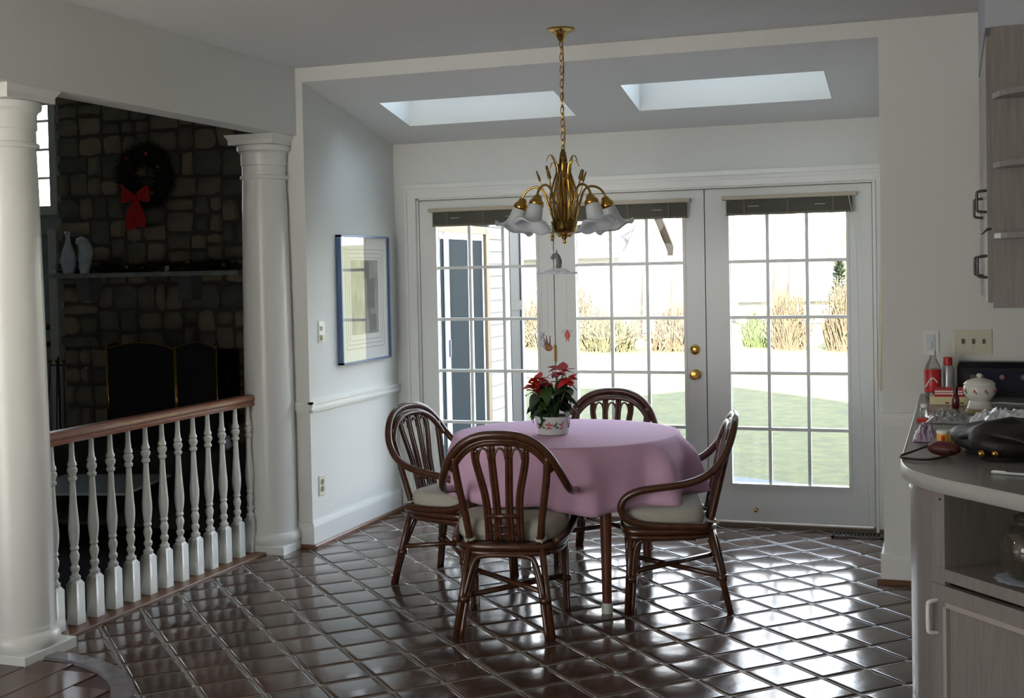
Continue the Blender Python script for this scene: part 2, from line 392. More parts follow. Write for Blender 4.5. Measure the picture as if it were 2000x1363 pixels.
# door casing
mb = MB(); A = .024
for x0, x1 in ((DX0-.085, DX0-.012), (DX3+.004, DX3+.07)):
    mb.box(x0, x1, -A, 0, 0, DTOP+.012).box(x0, x0+.016, -A-.01, -A, 0, DTOP+.06 if x0 < 0 else DTOP+.012)
mb.box(DX0-.085, DX3+.07, -A, 0, DTOP+.012, DTOP+.095).box(DX0-.085, DX3+.07, -A-.012, -A, DTOP+.075, DTOP+.1).box(DX0-.085, DX3+.07, -A-.006, -A, DTOP+.052, DTOP+.06)
trimobj(6, mb)
mb = MB().box(DX0-.012, DX0, 0, .11, 0, DTOP).box(DX3, DX3+.012, 0, .11, 0, DTOP).box(DX0, DX3, 0, .11, DTOP, DTOP+.012); trimobj(7, mb)
struct(MB().box(DX0-.1, DX3+.09, -.03, .2, -.02, .018).build('door_threshold', mat('threshold_wood', (.14, .10, .06), .45, var=.2)))
MUNT = DOORW
struct(MB().box(DX1-.02, DX1+.02, .053, .075, 0, DTOP).box(DX2-.02, DX2+.02, .053, .075, 0, DTOP).box(DX0, DX0+.015, .053, .075, 0, DTOP).box(DX3-.015, DX3, .053, .075, 0, DTOP).box(DX0, DX3, .053, .075, DTOP-.04, DTOP).build('trim_9', DOORW))
GX = [-.0642, .8628, 1.8123]; GW, PZ, ZB = .2267, .33, .2432
DXS = [(DX0, DX1), (DX1, DX2), (DX2, DX3)]
for di in range(3):
    x0, x1 = DXS[di]; x0 += .003; x1 -= .003; g0 = GX[di]; g1 = g0+3*GW; zt = ZB+5*PZ
    d = empty('door_%d' % (di+1), ((x0+x1)/2, .03, .02)); d['kind'] = 'structure'
    cxm = (x0+x1)/2; ya, yb = -.022, .022; L = lambda x: x-cxm
    for a, b in ((x0, g0), (g1, x1)): MB().box(L(a), L(b), ya, yb, .004, DTOP-.025).build('stile', DOORW, d)
    for a, b in ((.004, ZB-.02), (zt-.02, DTOP-.025)): MB().box(L(g0), L(g1), ya, yb, a, b).build('rail', DOORW, d)
    # glazing bead
    mb = MB(); e = .012
    for s in (-1, 1):
        y0, y1 = (ya-.006, ya) if s < 0 else (yb, yb+.006)
        mb.box(L(g0-e), L(g0+.004), y0, y1, ZB-.02-e, zt-.02+e).box(L(g1-.004), L(g1+e), y0, y1, ZB-.02-e, zt-.02+e)
        mb.box(L(g0), L(g1), y0, y1, ZB-.02-e, ZB-.016).box(L(g0), L(g1), y0, y1, zt-.024, zt-.02+e)
    mb.build('glazing_bead', DOORW, d)
    hw = .0095
    for i in (1, 2): MB().box(L(g0+i*GW-hw), L(g0+i*GW+hw), -.014, .014, ZB-.02, zt-.02).build('muntin', MUNT, d)
    for j in (1, 2, 3, 4): MB().box(L(g0), L(g1), -.0135, .0135, ZB-.02+j*PZ-hw, ZB-.02+j*PZ+hw).build('muntin', MUNT, d)
    pm = None
    for i in range(3):
        for j in range(5):
            o = MB().box(-GW/2+.004, GW/2-.004, -.002, .002, -PZ/2+.004, PZ/2-.004)
            if pm is None: ob = o.build('pane', GLASS, d); pm = ob.data
            else: ob = link('pane', pm, d)
            ob.location = (L(g0+(i+.5)*GW), 0, ZB-.02+(j+.5)*PZ)
    if di == 1:
        for z, kind in ((1.042, 'deadbolt'), (.893, 'door_knob')):
            mb = MB(); R90 = Matrix.Rotation(PI/2, 3, 'X')
            if kind == 'deadbolt': mb.lathe([(0, 0), (.03, 0), (.031, .006), (.026, .014), (.012, .018), (0, .018)], (L(1.604), ya, z-.02), 20, R90)
            else: mb.lathe([(0, 0), (.031, 0), (.03, .007), (.012, .012), (.011, .03), (.024, .038), (.03, .05), (.026, .064), (0, .07)], (L(1.606), ya, z-.02), 20, R90)
            ob = mb.build(kind, BRASS, d, auto=.8); ob['label'] = 'polished brass ' + kind.replace('_', ' ')
        for z in (1.02, .25, 1.78):
            MB().box(-.006, .006, -.01, .004, -.05, .05).tube([(0, -.012, -.052), (0, -.012, .052)], .007, 8).build('hinge', BRASS, d, loc=(L(x0-.002), ya, z-.02))
    if di == 2:
        R90 = Matrix.Rotation(PI/2, 3, 'X')
        MB().lathe([(0, 0), (.012, 0), (.012, .004), (.006, .008), (.006, .03), (.011, .034), (.009, .042), (0, .044)], (L(1.955), ya, .075), 12, R90).build('door_stop', BRASS, d, True)
# ------------------------------------------------------------------ columns and balustrade
def column(x, y, label):
    c = empty('column', (x, y, 0), 0, label, 'column', 'round white columns under the beam')
    MB().cbox(-.155, .155, -.155, .155, 0, .045, .004).build('plinth', COLW, c)
    MB().lathe([(.15, .045), (.158, .055), (.16, .075), (.157, .095), (.148, .106), (.142, .11), (.142, .125)], n=40).build('base_ring', COLW, c, auto=.7)
    MB().lathe([(.138, .125), (.139, .5), (.137, 1.0), (.132, 1.5), (.125, 1.9), (.120, 2.07)], n=40).build('shaft', COLW, c, auto=.7)
    MB().lathe([(.120, 2.07), (.131, 2.073), (.134, 2.082), (.131, 2.092), (.121, 2.095), (.121, 2.145), (.126, 2.15), (.126, 2.21), (.133, 2.222), (.143, 2.228), (.147, 2.245), (.143, 2.258), (.12, 2.262)], n=40).build('capital', COLW, c, auto=.6)
    MB().box(-.14, .14, -.14, .14, 2.26, 2.285).frust((-.14, .14, -.14, .14), (-.158, .158, -.158, .158), 2.285, 2.314).build('abacus', COLW, c)
    return c
column(-.565, -1.255, 'round white column beside the nook wall at the end of the railing')
column(-.565, -3.285, 'round white column standing by the dark wooden landing')
bal = empty('balustrade', (-.615, -2.2, 0), 0, 'white turned balustrade with a polished brown handrail between two columns', 'railing')
RY0, RY1 = -3.15, -1.385
mb = MB(); prof = [(-.034, .822), (.034, .822), (.036, .835), (.03, .842), (.037, .853), (.037, .868), (.028, .879), (0, .882), (-.028, .879), (-.037, .868), (-.037, .853), (-.03, .842), (-.036, .835)]
n = len(prof); mb.v = [(x, RY0+2.2, z) for x, z in prof]+[(x, RY1+2.2, z) for x, z in prof]
mb.f = [tuple(range(n)), tuple(reversed(range(n, 2*n)))]+[(k, (k+1) % n, n+(k+1) % n, n+k) for k in range(n)]
mb.build('handrail', RAILW, bal, auto=.5)
bp = [(.018, .205), (.024, .21), (.024, .222), (.016, .228), (.014, .24), (.020, .25), (.021, .262), (.014, .272), (.0155, .285), (.02, .30), (.0215, .315), (.0165, .33), (.014, .336), (.02, .345), (.019, .353), (.0165, .358), (.021, .385), (.0245, .42), (.0245, .445), (.021, .49), (.016, .56), (.0135, .62), (.0125, .645), (.02, .652), (.021, .662), (.0145, .668), (.0175, .678), (.0235, .69), (.0225, .702), (.0155, .71), (.021, .716), (.02, .726), (.015, .735), (.0125, .765), (.0105, .822)]
bm0 = MB().box(-.0275, .0275, -.0275, .0275, .012, .19).frust((-.0275, .0275, -.0275, .0275), (-.018, .018, -.018, .018), .19, .205).lathe(bp, n=14)
b0 = None
for i in range(-1, 13):
    y = -3.0075+i*.1335+2.2
    if b0 is None: ob = bm0.build('baluster', COLW, bal, auto=.55); b0 = ob.data
    else: ob = link('baluster', b0, bal)
    ob.location = (0, y, 0)

# ------------------------------------------------------------------ blinds
BLH = mat('blind_headrail', (.42, .38, .29), .4); BLS = mat('blind_slats', (.075, .075, .05), .5, var=.3, vscale=30, stretch=(1, 1, 20)); BLB = mat('blind_bottom', (.12, .115, .08), .5)
def blind(x0, x1, z, label, cord=None):
    b = empty('mini_blind', ((x0+x1)/2, -.03, z), 0, label, 'blind', 'raised mini blinds at the heads of the glass doors'); w2 = (x1-x0)/2
    MB().box(-w2-.022, w2+.022, -.026, .026, -.002, .022).box(-w2-.022, w2+.022, -.029, -.026, .002, .018).build('headrail', BLH, b)
    mb = MB(); n = 17
    for k in range(n):
        zz = -.006-k*.0043; t = random.uniform(-.0012, .0012)
        mb.box(-w2+random.uniform(0, .003), w2-random.uniform(0, .003), -.0125+t, .0125+t, zz-.0016, zz)
    mb.box(-w2+.004, w2-.004, -.009, .009, -.083, -.004); s = mb.build('slat_stack', BLS, b); s['kind'] = 'stuff'
    MB().box(-w2, w2, -.012, .012, -.094, -.082).build('bottom_rail', BLB, b)
    for k in (-.7, .0, .7): MB().box(k*w2-.004, k*w2+.004, -.0155, -.0135, -.09, 0).build('ladder_tape', BLB, b)
    for k in (-.55, .5): MB().box(k*w2-.03, k*w2+.03, -.016, -.0135, -.045, -.04).build('clip', mat('blind_clip', (.3, .33, .3), .3), b)
    if cord: MB().tube(spline([(w2-.02, -.032, .0), (w2+.02, -.03, -.3), (w2+.028, -.03, -1.0), (w2+.05, -.03, -1.45), (w2+.07, -.03, -1.72), (w2+.066, -.03, -1.88)], 6), .0022, 5).build('cord', CREAM, b)
    return b
blind(-.067, .635, 1.921, 'raised dark mini blind over the door facing the sliding glass door')
blind(.862, 1.575, 1.925, 'raised dark mini blind on the door with the brass knobs')
blind(1.808, 2.53, 1.928, 'raised dark mini blind with a long pull cord on its right side', True)

# ------------------------------------------------------------------ wall things
R_X = Matrix.Rotation(PI/2, 4, 'Y')
pic = empty('framed_print', (XL, -.5, 1.385), 0, 'tall framed abstract print with slim blue metal frame on nook wall', 'picture')
FR = mat('blue_frame', (.10, .16, .30), .3, metal=.3); fy0, fy1, fz = -.335, .335, .383
MB().box(0, .035, fy0, fy0+.012, -fz, fz).box(0, .035, fy1-.012, fy1, -fz, fz).box(0, .035, fy0, fy1, -fz, -fz+.012).box(0, .035, fy0, fy1, fz-.012, fz).build('frame', FR, pic)
MB().box(.004, .02, fy0+.01, fy1-.01, -fz+.01, fz-.01).build('mat_board', mat('mat_board', (.66, .67, .64), .8), pic)
LINE = mat('print_line', (.06, .06, .06), .7)
for k, (a, b) in enumerate(((.26, .30), (.235, .275), (.21, .25))):
    mb = MB(); e = .0025
    mb.box(.02, .0206, -a, -a+e, -b, b).box(.02, .0206, a-e, a, -b, b).box(.02, .0206, -a, a, -b, -b+e).box(.02, .0206, -a, a, b-e, b).build('print_line', LINE, pic)
MB().box(.0205, .021, -.185, .185, -.215, .235).build('print_field', mat('print_field', (.33, .33, .29), .8, var=.6, vscale=7, stretch=(1, 3, 1)), pic)
for y0, y1, z0, z1 in ((.03, .13, -.06, .12), (-.02, .06, .12, .22), (.06, .15, -.2, -.1)): MB().box(.021, .0214, y0, y1, z0, z1).build('print_block', mat('print_block', (.12, .13, .12), .8, var=.4, vscale=20), pic)
MB().box(.028, .030, fy0+.011, fy1-.011, -fz+.011, fz-.011).build('glazing', PICG, pic)
th = empty('wall_switch', (XL, -1.038, 1.212), 0, 'small white wall control beside the framed print', 'switch')
MB().box(0, .006, -.034, .034, -.058, .058).build('plate', WHITEP, th); MB().box(.006, .018, -.012, .012, .006, .03).build('toggle', WHITEP, th); MB().box(.006, .02, -.02, .02, -.05, -.02).build('dial', CREAM, th)
def outlet(loc, label):
    o = empty('wall_outlet', loc, 0, label, 'outlet')
    MB().box(0, .005, -.034, .034, -.057, .057).build('cover_plate', CREAM, o)
    for z in (-.02, .02):
        r = MB().lathe([(0, 0), (.016, 0), (.0165, .003), (0, .003)], (.005, 0, z), 16, Matrix.Rotation(PI/2, 3, 'Y')).build('receptacle', mat('receptacle', (.2, .18, .12), .4), o)
outlet((XL, -1.075, .335), 'cream wall outlet low on the nook wall above the baseboard')
sw = empty('light_switch', (2.964, YF, 1.158), 0, 'single white switch plate on the wall beside the chair rail', 'switch')
MB().box(-.036, .036, -.006, 0, -.058, .058).build('plate', WHITEP, sw); MB().box(-.018, .018, -.009, -.006, -.036, .036).build('rocker', mat('rocker', (.62, .68, .72), .3), sw); MB().box(-.005, .005, -.016, -.009, -.02, .0).build('toggle', WHITEP, sw)
sw = empty('triple_switch', (3.152, YF, 1.16), 0, 'wide cream switch plate with three dark toggles', 'switch')
MB().box(-.082, .082, -.006, 0, -.058, .058).build('plate', CREAM, sw)
for x in (-.046, 0, .046): MB().box(x-.005, x+.005, -.016, -.006, -.008, .014).build('toggle', mat('dark_toggle', (.1, .09, .06), .4), sw)
pole = empty('pull_rod', (2.678, -.055, .815), 0, 'slim cream pull rod hanging in the corner beside the right glass door', 'rod')
MB().tube([(-.012, 0, 0), (.028, -.012, 1.345)], .0085, 8).build('rod', mat('rod_cream', (.66, .58, .42), .4), pole)
MB().box(.02, .036, -.018, .0, 1.32, 1.40).build('bracket', WHITEP, pole)
cl = empty('cord_cleat', (2.70, -.0, .81), 0, 'small brass cleat beneath the cream pull rod', 'cleat')
MB().tube([(0, -.002, -.022), (.0, -.02, -.012), (0, -.024, 0), (0, -.02, .012), (0, -.002, .022)], .006, 8).box(-.008, .008, -.016, -.0, -.012, .012).build('cleat_body', BRASS, cl, True)
vent = empty('floor_vent', (2.545, -.15, 0), 0, 'dark metal floor vent in the tiles below the right glass door', 'vent')
VM = mat('vent_metal', (.03, .022, .016), .4, metal=.3)
MB().box(-.14, .14, -.07, -.055, -.003, .008).box(-.14, .14, .055, .07, -.003, .008).box(-.14, -.125, -.07, .07, -.003, .008).box(.125, .14, -.07, .07, -.003, .008).build('frame', VM, vent)
for k in range(12): x = -.115+k*.021; MB().box(x, x+.009, -.055, .055, -.002, .006).build('louver', VM, vent)

# ------------------------------------------------------------------ chandelier
ch = empty('chandelier', (CX+.01, CY, 0), 0, 'brass wheat-sheaf chandelier with frosted tulip glass shades hanging over the table', 'chandelier')
MB().lathe([(0, 2.69), (.066, 2.69), (.068, 2.682), (.05, 2.676), (.028, 2.664), (.018, 2.645), (.012, 2.63), (0, 2.626)], n=28).build('canopy', BRASS, ch, auto=.9)
lm = MB().tube(spline([(-.0065, 0, -.012), (-.0065, 0, .012), (0, 0, .019), (.0065, 0, .012), (.0065, 0, -.012), (0, 0, -.019)], 3, True), .0026, 6, True)
l0 = None; z = 2.618; k = 0
while z > 2.105:
    if l0 is None: ob = lm.build('chain_link', BRASS, ch, True); l0 = ob.data
    else: ob = link('chain_link', l0, ch)
    ob.location = (0, 0, z); ob.rotation_euler = (0, .12*(-1)**k, (k % 2)*PI/2+.5); z -= .0315; k += 1
MB().tube(spline([(.006, 0, 2.64), (.011, .003, 2.5), (.004, -.006, 2.35), (.012, .0, 2.2), (.003, 0, 2.09)], 6), .0025, 6).build('lamp_wire', DBRASS, ch, True)
MB().lathe([(0, 1.70), (.012, 1.71), (.014, 1.76), (.011, 1.8), (.014, 1.9), (.012, 2.0), (.016, 2.04), (.02, 2.06), (.014, 2.1), (.006, 2.115), (0, 2.118)], n=16).build('stem', DBRASS, ch, auto=.9)
MB().lathe([(0, 1.712), (.05, 1.713), (.058, 1.72), (.061, 1.745), (.066, 1.768), (.06, 1.77), (.05, 1.75), (0, 1.745)], n=24).build('bowl', DBRASS, ch, auto=.9)
MB().lathe([(0, 1.660), (.006, 1.663), (.009, 1.672), (.006, 1.68), (.016, 1.688), (.013, 1.698), (.02, 1.706), (.03, 1.714), (0, 1.716)], n=16).build('finial', BRASS, ch, True)
mb = MB()
for a in range(6):
    q = a*PI/3+.2; mb.tube(spline([(.028*math.cos(q), .028*math.sin(q), 1.716), (.034*math.cos(q), .034*math.sin(q), 1.703), (.02*math.cos(q), .02*math.sin(q), 1.694)], 4), .004, 6)
mb.build('finial_leaves', BRASS, ch, True)
mb = MB(); mb.tube(spline([(-.05, -.02, 1.735), (-.055, -.022, 1.715), (-.055, -.022, 1.68)], 4), .005, 6); mb.lathe([(0, 1.675), (.007, 1.677), (.007, 1.70), (0, 1.702)], (-.055, -.022, 0), 10); mb.build('pull_switch', BRASS, ch, True)
FROST = mat('frosted_glass', (.80, .86, .90), .35, spec=.5, trans=.25, var=.12, vscale=18)
CLEARG = mat('glass_rim', (.75, .78, .74), .08, trans=.75)
def shade_wave(q, a, r, z):
    e = max(0, (q-5)/4.0)
    return r*(1+.05*e*math.cos(5*a)), z+.008*e*math.cos(5*a)
sprof = [(.029, 0), (.034, -.011), (.037, -.03), (.039, -.052), (.043, -.071), (.051, -.087), (.063, -.1), (.077, -.109), (.088, -.112), (.094, -.108)]
NA = 5
for k in range(NA):
    a = math.radians(-72.9+36) + k*2*PI/NA; ca, sa = math.cos(a), math.sin(a)
    pt = lambda r, z: (r*ca, r*sa, z)
    MB().tube(spline([pt(.035, 1.75), pt(.062, 1.80), pt(.082, 1.86), pt(.102, 1.915), pt(.135, 1.937), pt(.176, 1.93), pt(.205, 1.903), pt(.213, 1.876)], 5), .006, 8).build('arm', BRASS, ch, True)
    tilt = Matrix.Rotation(a, 3, 'Z') @ Matrix.Rotation(-.36, 3, 'Y')
    base_ = Vector(pt(.21, 1.876))
    MB().lathe([(0, .012), (.012, .012), (.018, .006), (.024, -.01), (.034, -.022), (.036, -.04), (.030, -.044), (0, -.03)], base_, 18, tilt).build('fitter_cup', BRASS, ch, True)
    sc_ = base_ + tilt @ Vector((0, 0, -.036))
    sh = MB().lathe(sprof, sc_, 36, tilt, shade_wave).build('glass_shade', FROST, ch, True)
    sm = sh.modifiers.new('thickness', 'SOLIDIFY'); sm.thickness = .003
    rim = [sc_ + tilt @ Vector((0.0945*(1+.05*math.cos(5*t))*math.cos(t), 0.0945*(1+.05*math.cos(5*t))*math.sin(t), -.108+.008*math.cos(5*t))) for t in [2*PI*j/48 for j in range(48)]]
    MB().tube(rim, .0026, 6, True).build('shade_rim', CLEARG, sh, True)
    MB().ball(tuple(sc_ + tilt @ Vector((0, 0, -.06))), .022, 12, 8, (1, 1, 1.25)).build('bulb', mat('bulb_glass', (.8, .8, .76), .2), sh, True)
def leafpath(a, pts): return [(r*math.cos(a), r*math.sin(a), z) for r, z in pts]
for k in range(12):     # outer stems of the sheaf
    a = k*PI/6+.1; MB().tube(spline(leafpath(a, [(.045, 1.745), (.06, 1.80), (.068, 1.86), (.060, 1.92), (.035, 2.0), (.016, 2.05)]), 4), .0042, 6).build('sheaf_stem', DBRASS if k % 2 else BRASS, ch, True)
for k in range(8):      # wheat stalks
    a = k*PI/4+.25; lean = .095+.035*((k*37) % 5)/5; zt = 2.0+.03*((k*53) % 7)/7
    st = MB().tube(spline(leafpath(a, [(.03, 1.74), (.04, 1.83), (.05+lean*.3, 1.9), (lean, zt-.035)]), 4), .0026, 6).build('wheat_stalk', BRASS, ch, True)
    p0 = Vector(leafpath(a, [(lean, zt-.035)])[0]); dr = Vector((math.cos(a)*.35, math.sin(a)*.35, 1)).normalized(); mb = MB()
    for j in range(7):
        for s in (-1, 1): mb.ball(tuple(p0+dr*(.0065*j)+Vector((-math.sin(a), math.cos(a), 0))*s*.004), .0066-.0005*j, 6, 4, (1, 1, 1.5))
    mb.build('wheat_ear', DBRASS, st, True)
for k in range(6):      # curling leaves
    a = k*PI/3+.75; r1 = .055+.012*(k % 2); top = 2.085-.015*(k % 3)
    pth = spline(leafpath(a, [(.03, 1.74), (.036, 1.84), (.034, 1.94), (.036, 2.03), (r1-.006, top), (r1+.012, top-.006), (r1+.022, top-.028)]), 4); n = len(pth); mb = MB()
    for j, p in enumerate(pth):
        wd = .004+.012*math.sin(PI*min(1, j/(n-1)*1.02))**1.5; sd = Vector((-math.sin(a), math.cos(a), 0))*wd; rd = Vector((math.cos(a), math.sin(a), .2))*.002
        mb.v += [tuple(p-sd), tuple(p+rd), tuple(p+sd), tuple(p-rd*.5)]
        if j:
            i = 4*(j-1); mb.f += [(i+q, i+(q+1) % 4, i+4+(q+1) % 4, i+4+q) for q in range(4)]
    mb.f += [(0, 1, 2, 3), (4*n-4, 4*n-3, 4*n-2, 4*n-1)]; mb.build('curled_leaf', BRASS, ch, True)

# hanging mobile with small animal figures
mo = empty('hanging_mobile', (CX-.03, CY-.02, 0), 0, 'little hanging mobile of painted animal figures under the chandelier', 'mobile')
PW = mat('painted_white', (.70, .72, .76), .5, var=.35, vscale=50, col2=(.35, .4, .5)); PG = mat('painted_grey', (.25, .24, .25), .6, var=.5, vscale=40); PO = mat('painted_orange', (.42, .16, .05), .6, var=.5, vscale=60, col2=(.12, .10, .09)); PK = mat('painted_pink', (.72, .16, .16), .6)
STR = mat('string', (.35, .35, .33), .8)
MB().tube([(-.03, 0, 1.70), (0, 0, 1.57)], .0008, 5).build('string', STR, mo)
pf = MB().prism([(-.098, -.008), (.0, -.02), (.09, -.012), (.105, 0), (.085, .014), (-.02, .02), (-.09, .012)], 1.515, 1.525)
pf.frust((-.06, .07, -.014, .016), (-.02, .03, -.006, .006), 1.525, 1.547); pf.build('platform', PW, mo)
h = MB().tube(spline([(.012, 0, 1.545), (.016, 0, 1.575), (.008, 0, 1.6), (-.006, 0, 1.605), (-.022, 0, 1.59)], 4), [.014]*6+[.013]*4+[.011]*4+[.009, .008, .007], 8)
h.tube([(.004, .005, 1.612), (.002, .008, 1.634)], [.005, .001], 6).tube([(.004, -.006, 1.612), (.008, -.008, 1.636)], [.005, .001], 6); h.build('animal_head', PG, mo, True)
for x, zt, figs in ((-.075, 1.195, 'w'), (-.045, 1.175, 'o'), (.05, 1.22, 'p')):
    MB().tube([(x*1.0, 0, 1.515), (x, 0, zt+.05)], .0004, 4).build('string', STR, mo)
    m_ = MB()
    if figs == 'w': m_.ball((x, 0, zt-.005), .016, 8, 6, (1, .5, 1.5)).ball((x-.002, 0, zt+.028), .012, 8, 6, (1, .6, 1)).tube([(x-.008, 0, zt+.034), (x-.014, 0, zt+.046)], [.004, .001], 5).tube([(x+.006, 0, zt+.034), (x+.012, 0, zt+.044)], [.004, .001], 5).tube([(x, 0, zt-.02), (x+.012, 0, zt-.036)], .004, 5)
    if figs == 'o': m_.ball((x, 0, zt-.015), .018, 8, 6, (1.2, .5, .9)).ball((x-.01, 0, zt+.002), .011, 8, 6, (1, .6, 1)).tube([(x-.008, 0, zt+.008), (x-.01, 0, zt+.046)], [.005, .002], 6).tube([(x+.006, 0, zt), (x+.008, 0, zt+.044)], [.005, .002], 6)
    if figs == 'p': m_.ball((x, 0, zt), .015, 8, 6, (1, .6, 1.1)).ball((x, 0, zt+.02), .008, 8, 6).tube([(x-.004, 0, zt-.015), (x-.006, 0, zt-.028)], .003, 5).tube([(x+.005, 0, zt-.015), (x+.007, 0, zt-.028)], .003, 5)
    o_ = m_.build('animal_figure', {'w': PW, 'o': PO, 'p': PK}[figs], mo, True)
    if figs == 'p':
        MB().quad((x, 0, zt+.015), (x-.026, .002, zt+.026), (x-.03, .003, zt+.014), (x-.008, 0, zt+.006)).quad((x, 0, zt+.015), (x+.026, .002, zt+.03), (x+.028, .003, zt+.018), (x+.008, 0, zt+.006)).build('wing', PW, o_)

# ------------------------------------------------------------------ table, cloth, plant
tb = empty('dining_table', (CX, CY, 0), 0, 'round dining table with reddish wooden legs under a mauve cloth', 'table')
MB().lathe([(0, .715), (.535, .715), (.545, .722), (.545, .738), (.54, .744), (0, .744)], n=48).build('tabletop', TABLEW, tb, auto=.6)
MB().box(-.34, .34, -.40, -.38, .64, .715).box(-.34, .34, .38, .40, .64, .715).box(-.34, -.32, -.38, .38, .64, .715).box(.32, .34, -.38, .38, .64, .715).build('apron', TABLEW, tb)
for lx, ly in ((-.335, -.405), (.3, -.405), (-.33, .32), (.295, .40)):
    lg = MB().tube([(lx, ly, .04), (lx, ly, .4), (lx*.99, ly*.99, .716)], [.021, .026, .03], 16).build('leg', TABLEW, tb, auto=.8)
    MB().lathe([(0, 0), (.024, 0), (.026, .006), (.026, .036), (.0225, .046), (0, .046)], (lx, ly, 0), 16).build('foot_cap', mat('foot_cap', (.62, .63, .58), .5), lg, auto=.6)
NS = 192; mb = MB(); R0 = .556
rings = [(0, 0), (.2, 0), (.4, 0), (.5, 0), (.54, 0)]
def fold(a):  # soft folds, sharper ridges than valleys
    s = math.sin(10*a+.9*math.sin(2*a)+.5*math.sin(3*a+1)+.4); return (.5+.5*s)**1.6*.9+.12*math.sin(23*a+1)
def keep(a):  # the chair arms hold the cloth back here
    q = 1
    for a0, wd in ((-50, 17), (-128, 26)): d_ = (math.degrees(a)-a0+180) % 360-180; q *= 1-.97*math.exp(-(d_/wd)**2)
    return q
for ri in range(16):
    for j in range(NS):
        a = 2*PI*j/NS
        if ri < 4: r = (0, .2, .4, .52)[ri]; z = .7475; r = max(r, .002)
        else:
            t = (ri-4)/11; hem = .475+.014*math.sin(3*a+1)+.01*math.sin(7*a)
            corner = .05*max(0, math.cos(a-math.radians(-12)))**12
            r = .545+.012*min(1, t*4)+t**.8*(.12*max(-.02, fold(a))*keep(a))*(1+.45*math.cos(a+1.1))/1.2+corner*min(1, t*3)*(1-.5*t)
            z = .7475-(.7475-hem)*max(0, t-.0)**1.0 if t > .06 else .7475-.012*(t/.06)
            if t <= .06: r = .545+.010*(t/.06)
        mb.v.append((r*math.cos(a), r*math.sin(a), z))
for ri in range(15):
    for j in range(NS): j2 = (j+1) % NS; mb.f.append((ri*NS+j, ri*NS+j2, (ri+1)*NS+j2, (ri+1)*NS+j))
mb.f.append(tuple(range(NS)))
cl = mb.build('tablecloth', CLOTH, None, True, (CX, CY, 0)); tag(cl, 'mauve pink cloth draped over the round dining table', 'tablecloth')
sd = cl.modifiers.new('thickness', 'SOLIDIFY'); sd.thickness = .002; sd.offset = 1
PX, PYY = 1.253, -1.722
POT = mat('pot_ceramic', (.62, .68, .66), .3); SOIL = mat('potting_soil', (.04, .022, .014), .95, bump=.4)
pt = empty('poinsettia', (PX, PYY, .7505), 0, 'red poinsettia in a white ceramic pot with painted leaves on the mauve cloth', 'plant')
pot = MB().lathe([(0, 0), (.066, 0), (.072, .004), (.078, .04), (.083, .072), (.089, .078), (.09, .086), (.086, .09), (.08, .086), (.076, .07), (0, .068)], n=40).build('pot', POT, pt, auto=.7)
MB().lathe([(0, .078), (.04, .08), (.079, .074)], n=20).build('soil', SOIL, pt, True)
def decal(a, z, w, h, rot, m, nm):
    mb = MB(); pts = [(-w, 0), (-w*.3, h), (w*.3, h*.9), (w, 0), (w*.3, -h*.9), (-w*.3, -h)]
    for u, v in pts:
        uu = u*math.cos(rot)-v*math.sin(rot); vv = u*math.sin(rot)+v*math.cos(rot); zz = z+vv; R = .0785+(zz-.04)*.145+.0008; aa = a+uu/R
        mb.v.append((R*math.cos(aa), R*math.sin(aa), zz))
    mb.f = [tuple(range(6))]; mb.build(nm, m, pot)
PR = mat('painted_red', (.55, .12, .13), .35); PGN = mat('painted_green', (.06, .16, .06), .35)
for a0 in (-1.95, -1.1, .3, 1.6, 2.9):
    for da, dz, r_ in ((-.28, .005, .3), (-.36, -.008, -.3), (-.42, .008, .1), (.3, .006, -.4), (.38, -.01, .5), (.42, .012, .9)): decal(a0+da, .046+dz, .014, .0045, r_, PR, 'painted_petal')
    for da, dz, r_ in ((-.06, .004, .4), (.08, -.006, -.2), (.02, .01, 1.2)): decal(a0+da, .046+dz, .013, .005, r_, PGN, 'painted_leaf')
def leaf_mesh(name, L_, W_, m, droop):
    mb = MB(); n = 5
    for i in range(n+1):
        t = i/n; wd = W_*math.sin(PI*min(.999, t**.75))**.9*(1 if t < .98 else .1); z = -droop*t*t*L_
        mb.v += [(t*L_, -wd, z+.08*W_), (t*L_, 0, z-.05*W_), (t*L_, wd, z+.08*W_)]
    for i in range(n): k = 3*i; mb.f += [(k, k+3, k+4, k+1), (k+1, k+4, k+5, k+2)]
    me = bpy.data.meshes.new(name); me.from_pydata(mb.v, [], mb.f); me.materials.append(m); me.polygons.foreach_set('use_smooth', [True]*len(me.polygons)); return me
GL = [leaf_mesh('leaf', .095, .034, mat('leaf_green', (.028, .075, .018), .5, rnd=.6, var=.2), d) for d in (.3, .7)]
RL = [leaf_mesh('bract', .066, .023, mat('bract_red', (.62, .018, .022), .5, rnd=.45, var=.2), d) for d in (.1, .4)]
rs = random.Random(5)
heads = [(-.07, -.02, .262), (.055, .0, .305), (-.015, -.05, .245), (.09, -.035, .268), (-.10, .02, .23), (.01, .05, .285), (-.06, -.065, .215)]
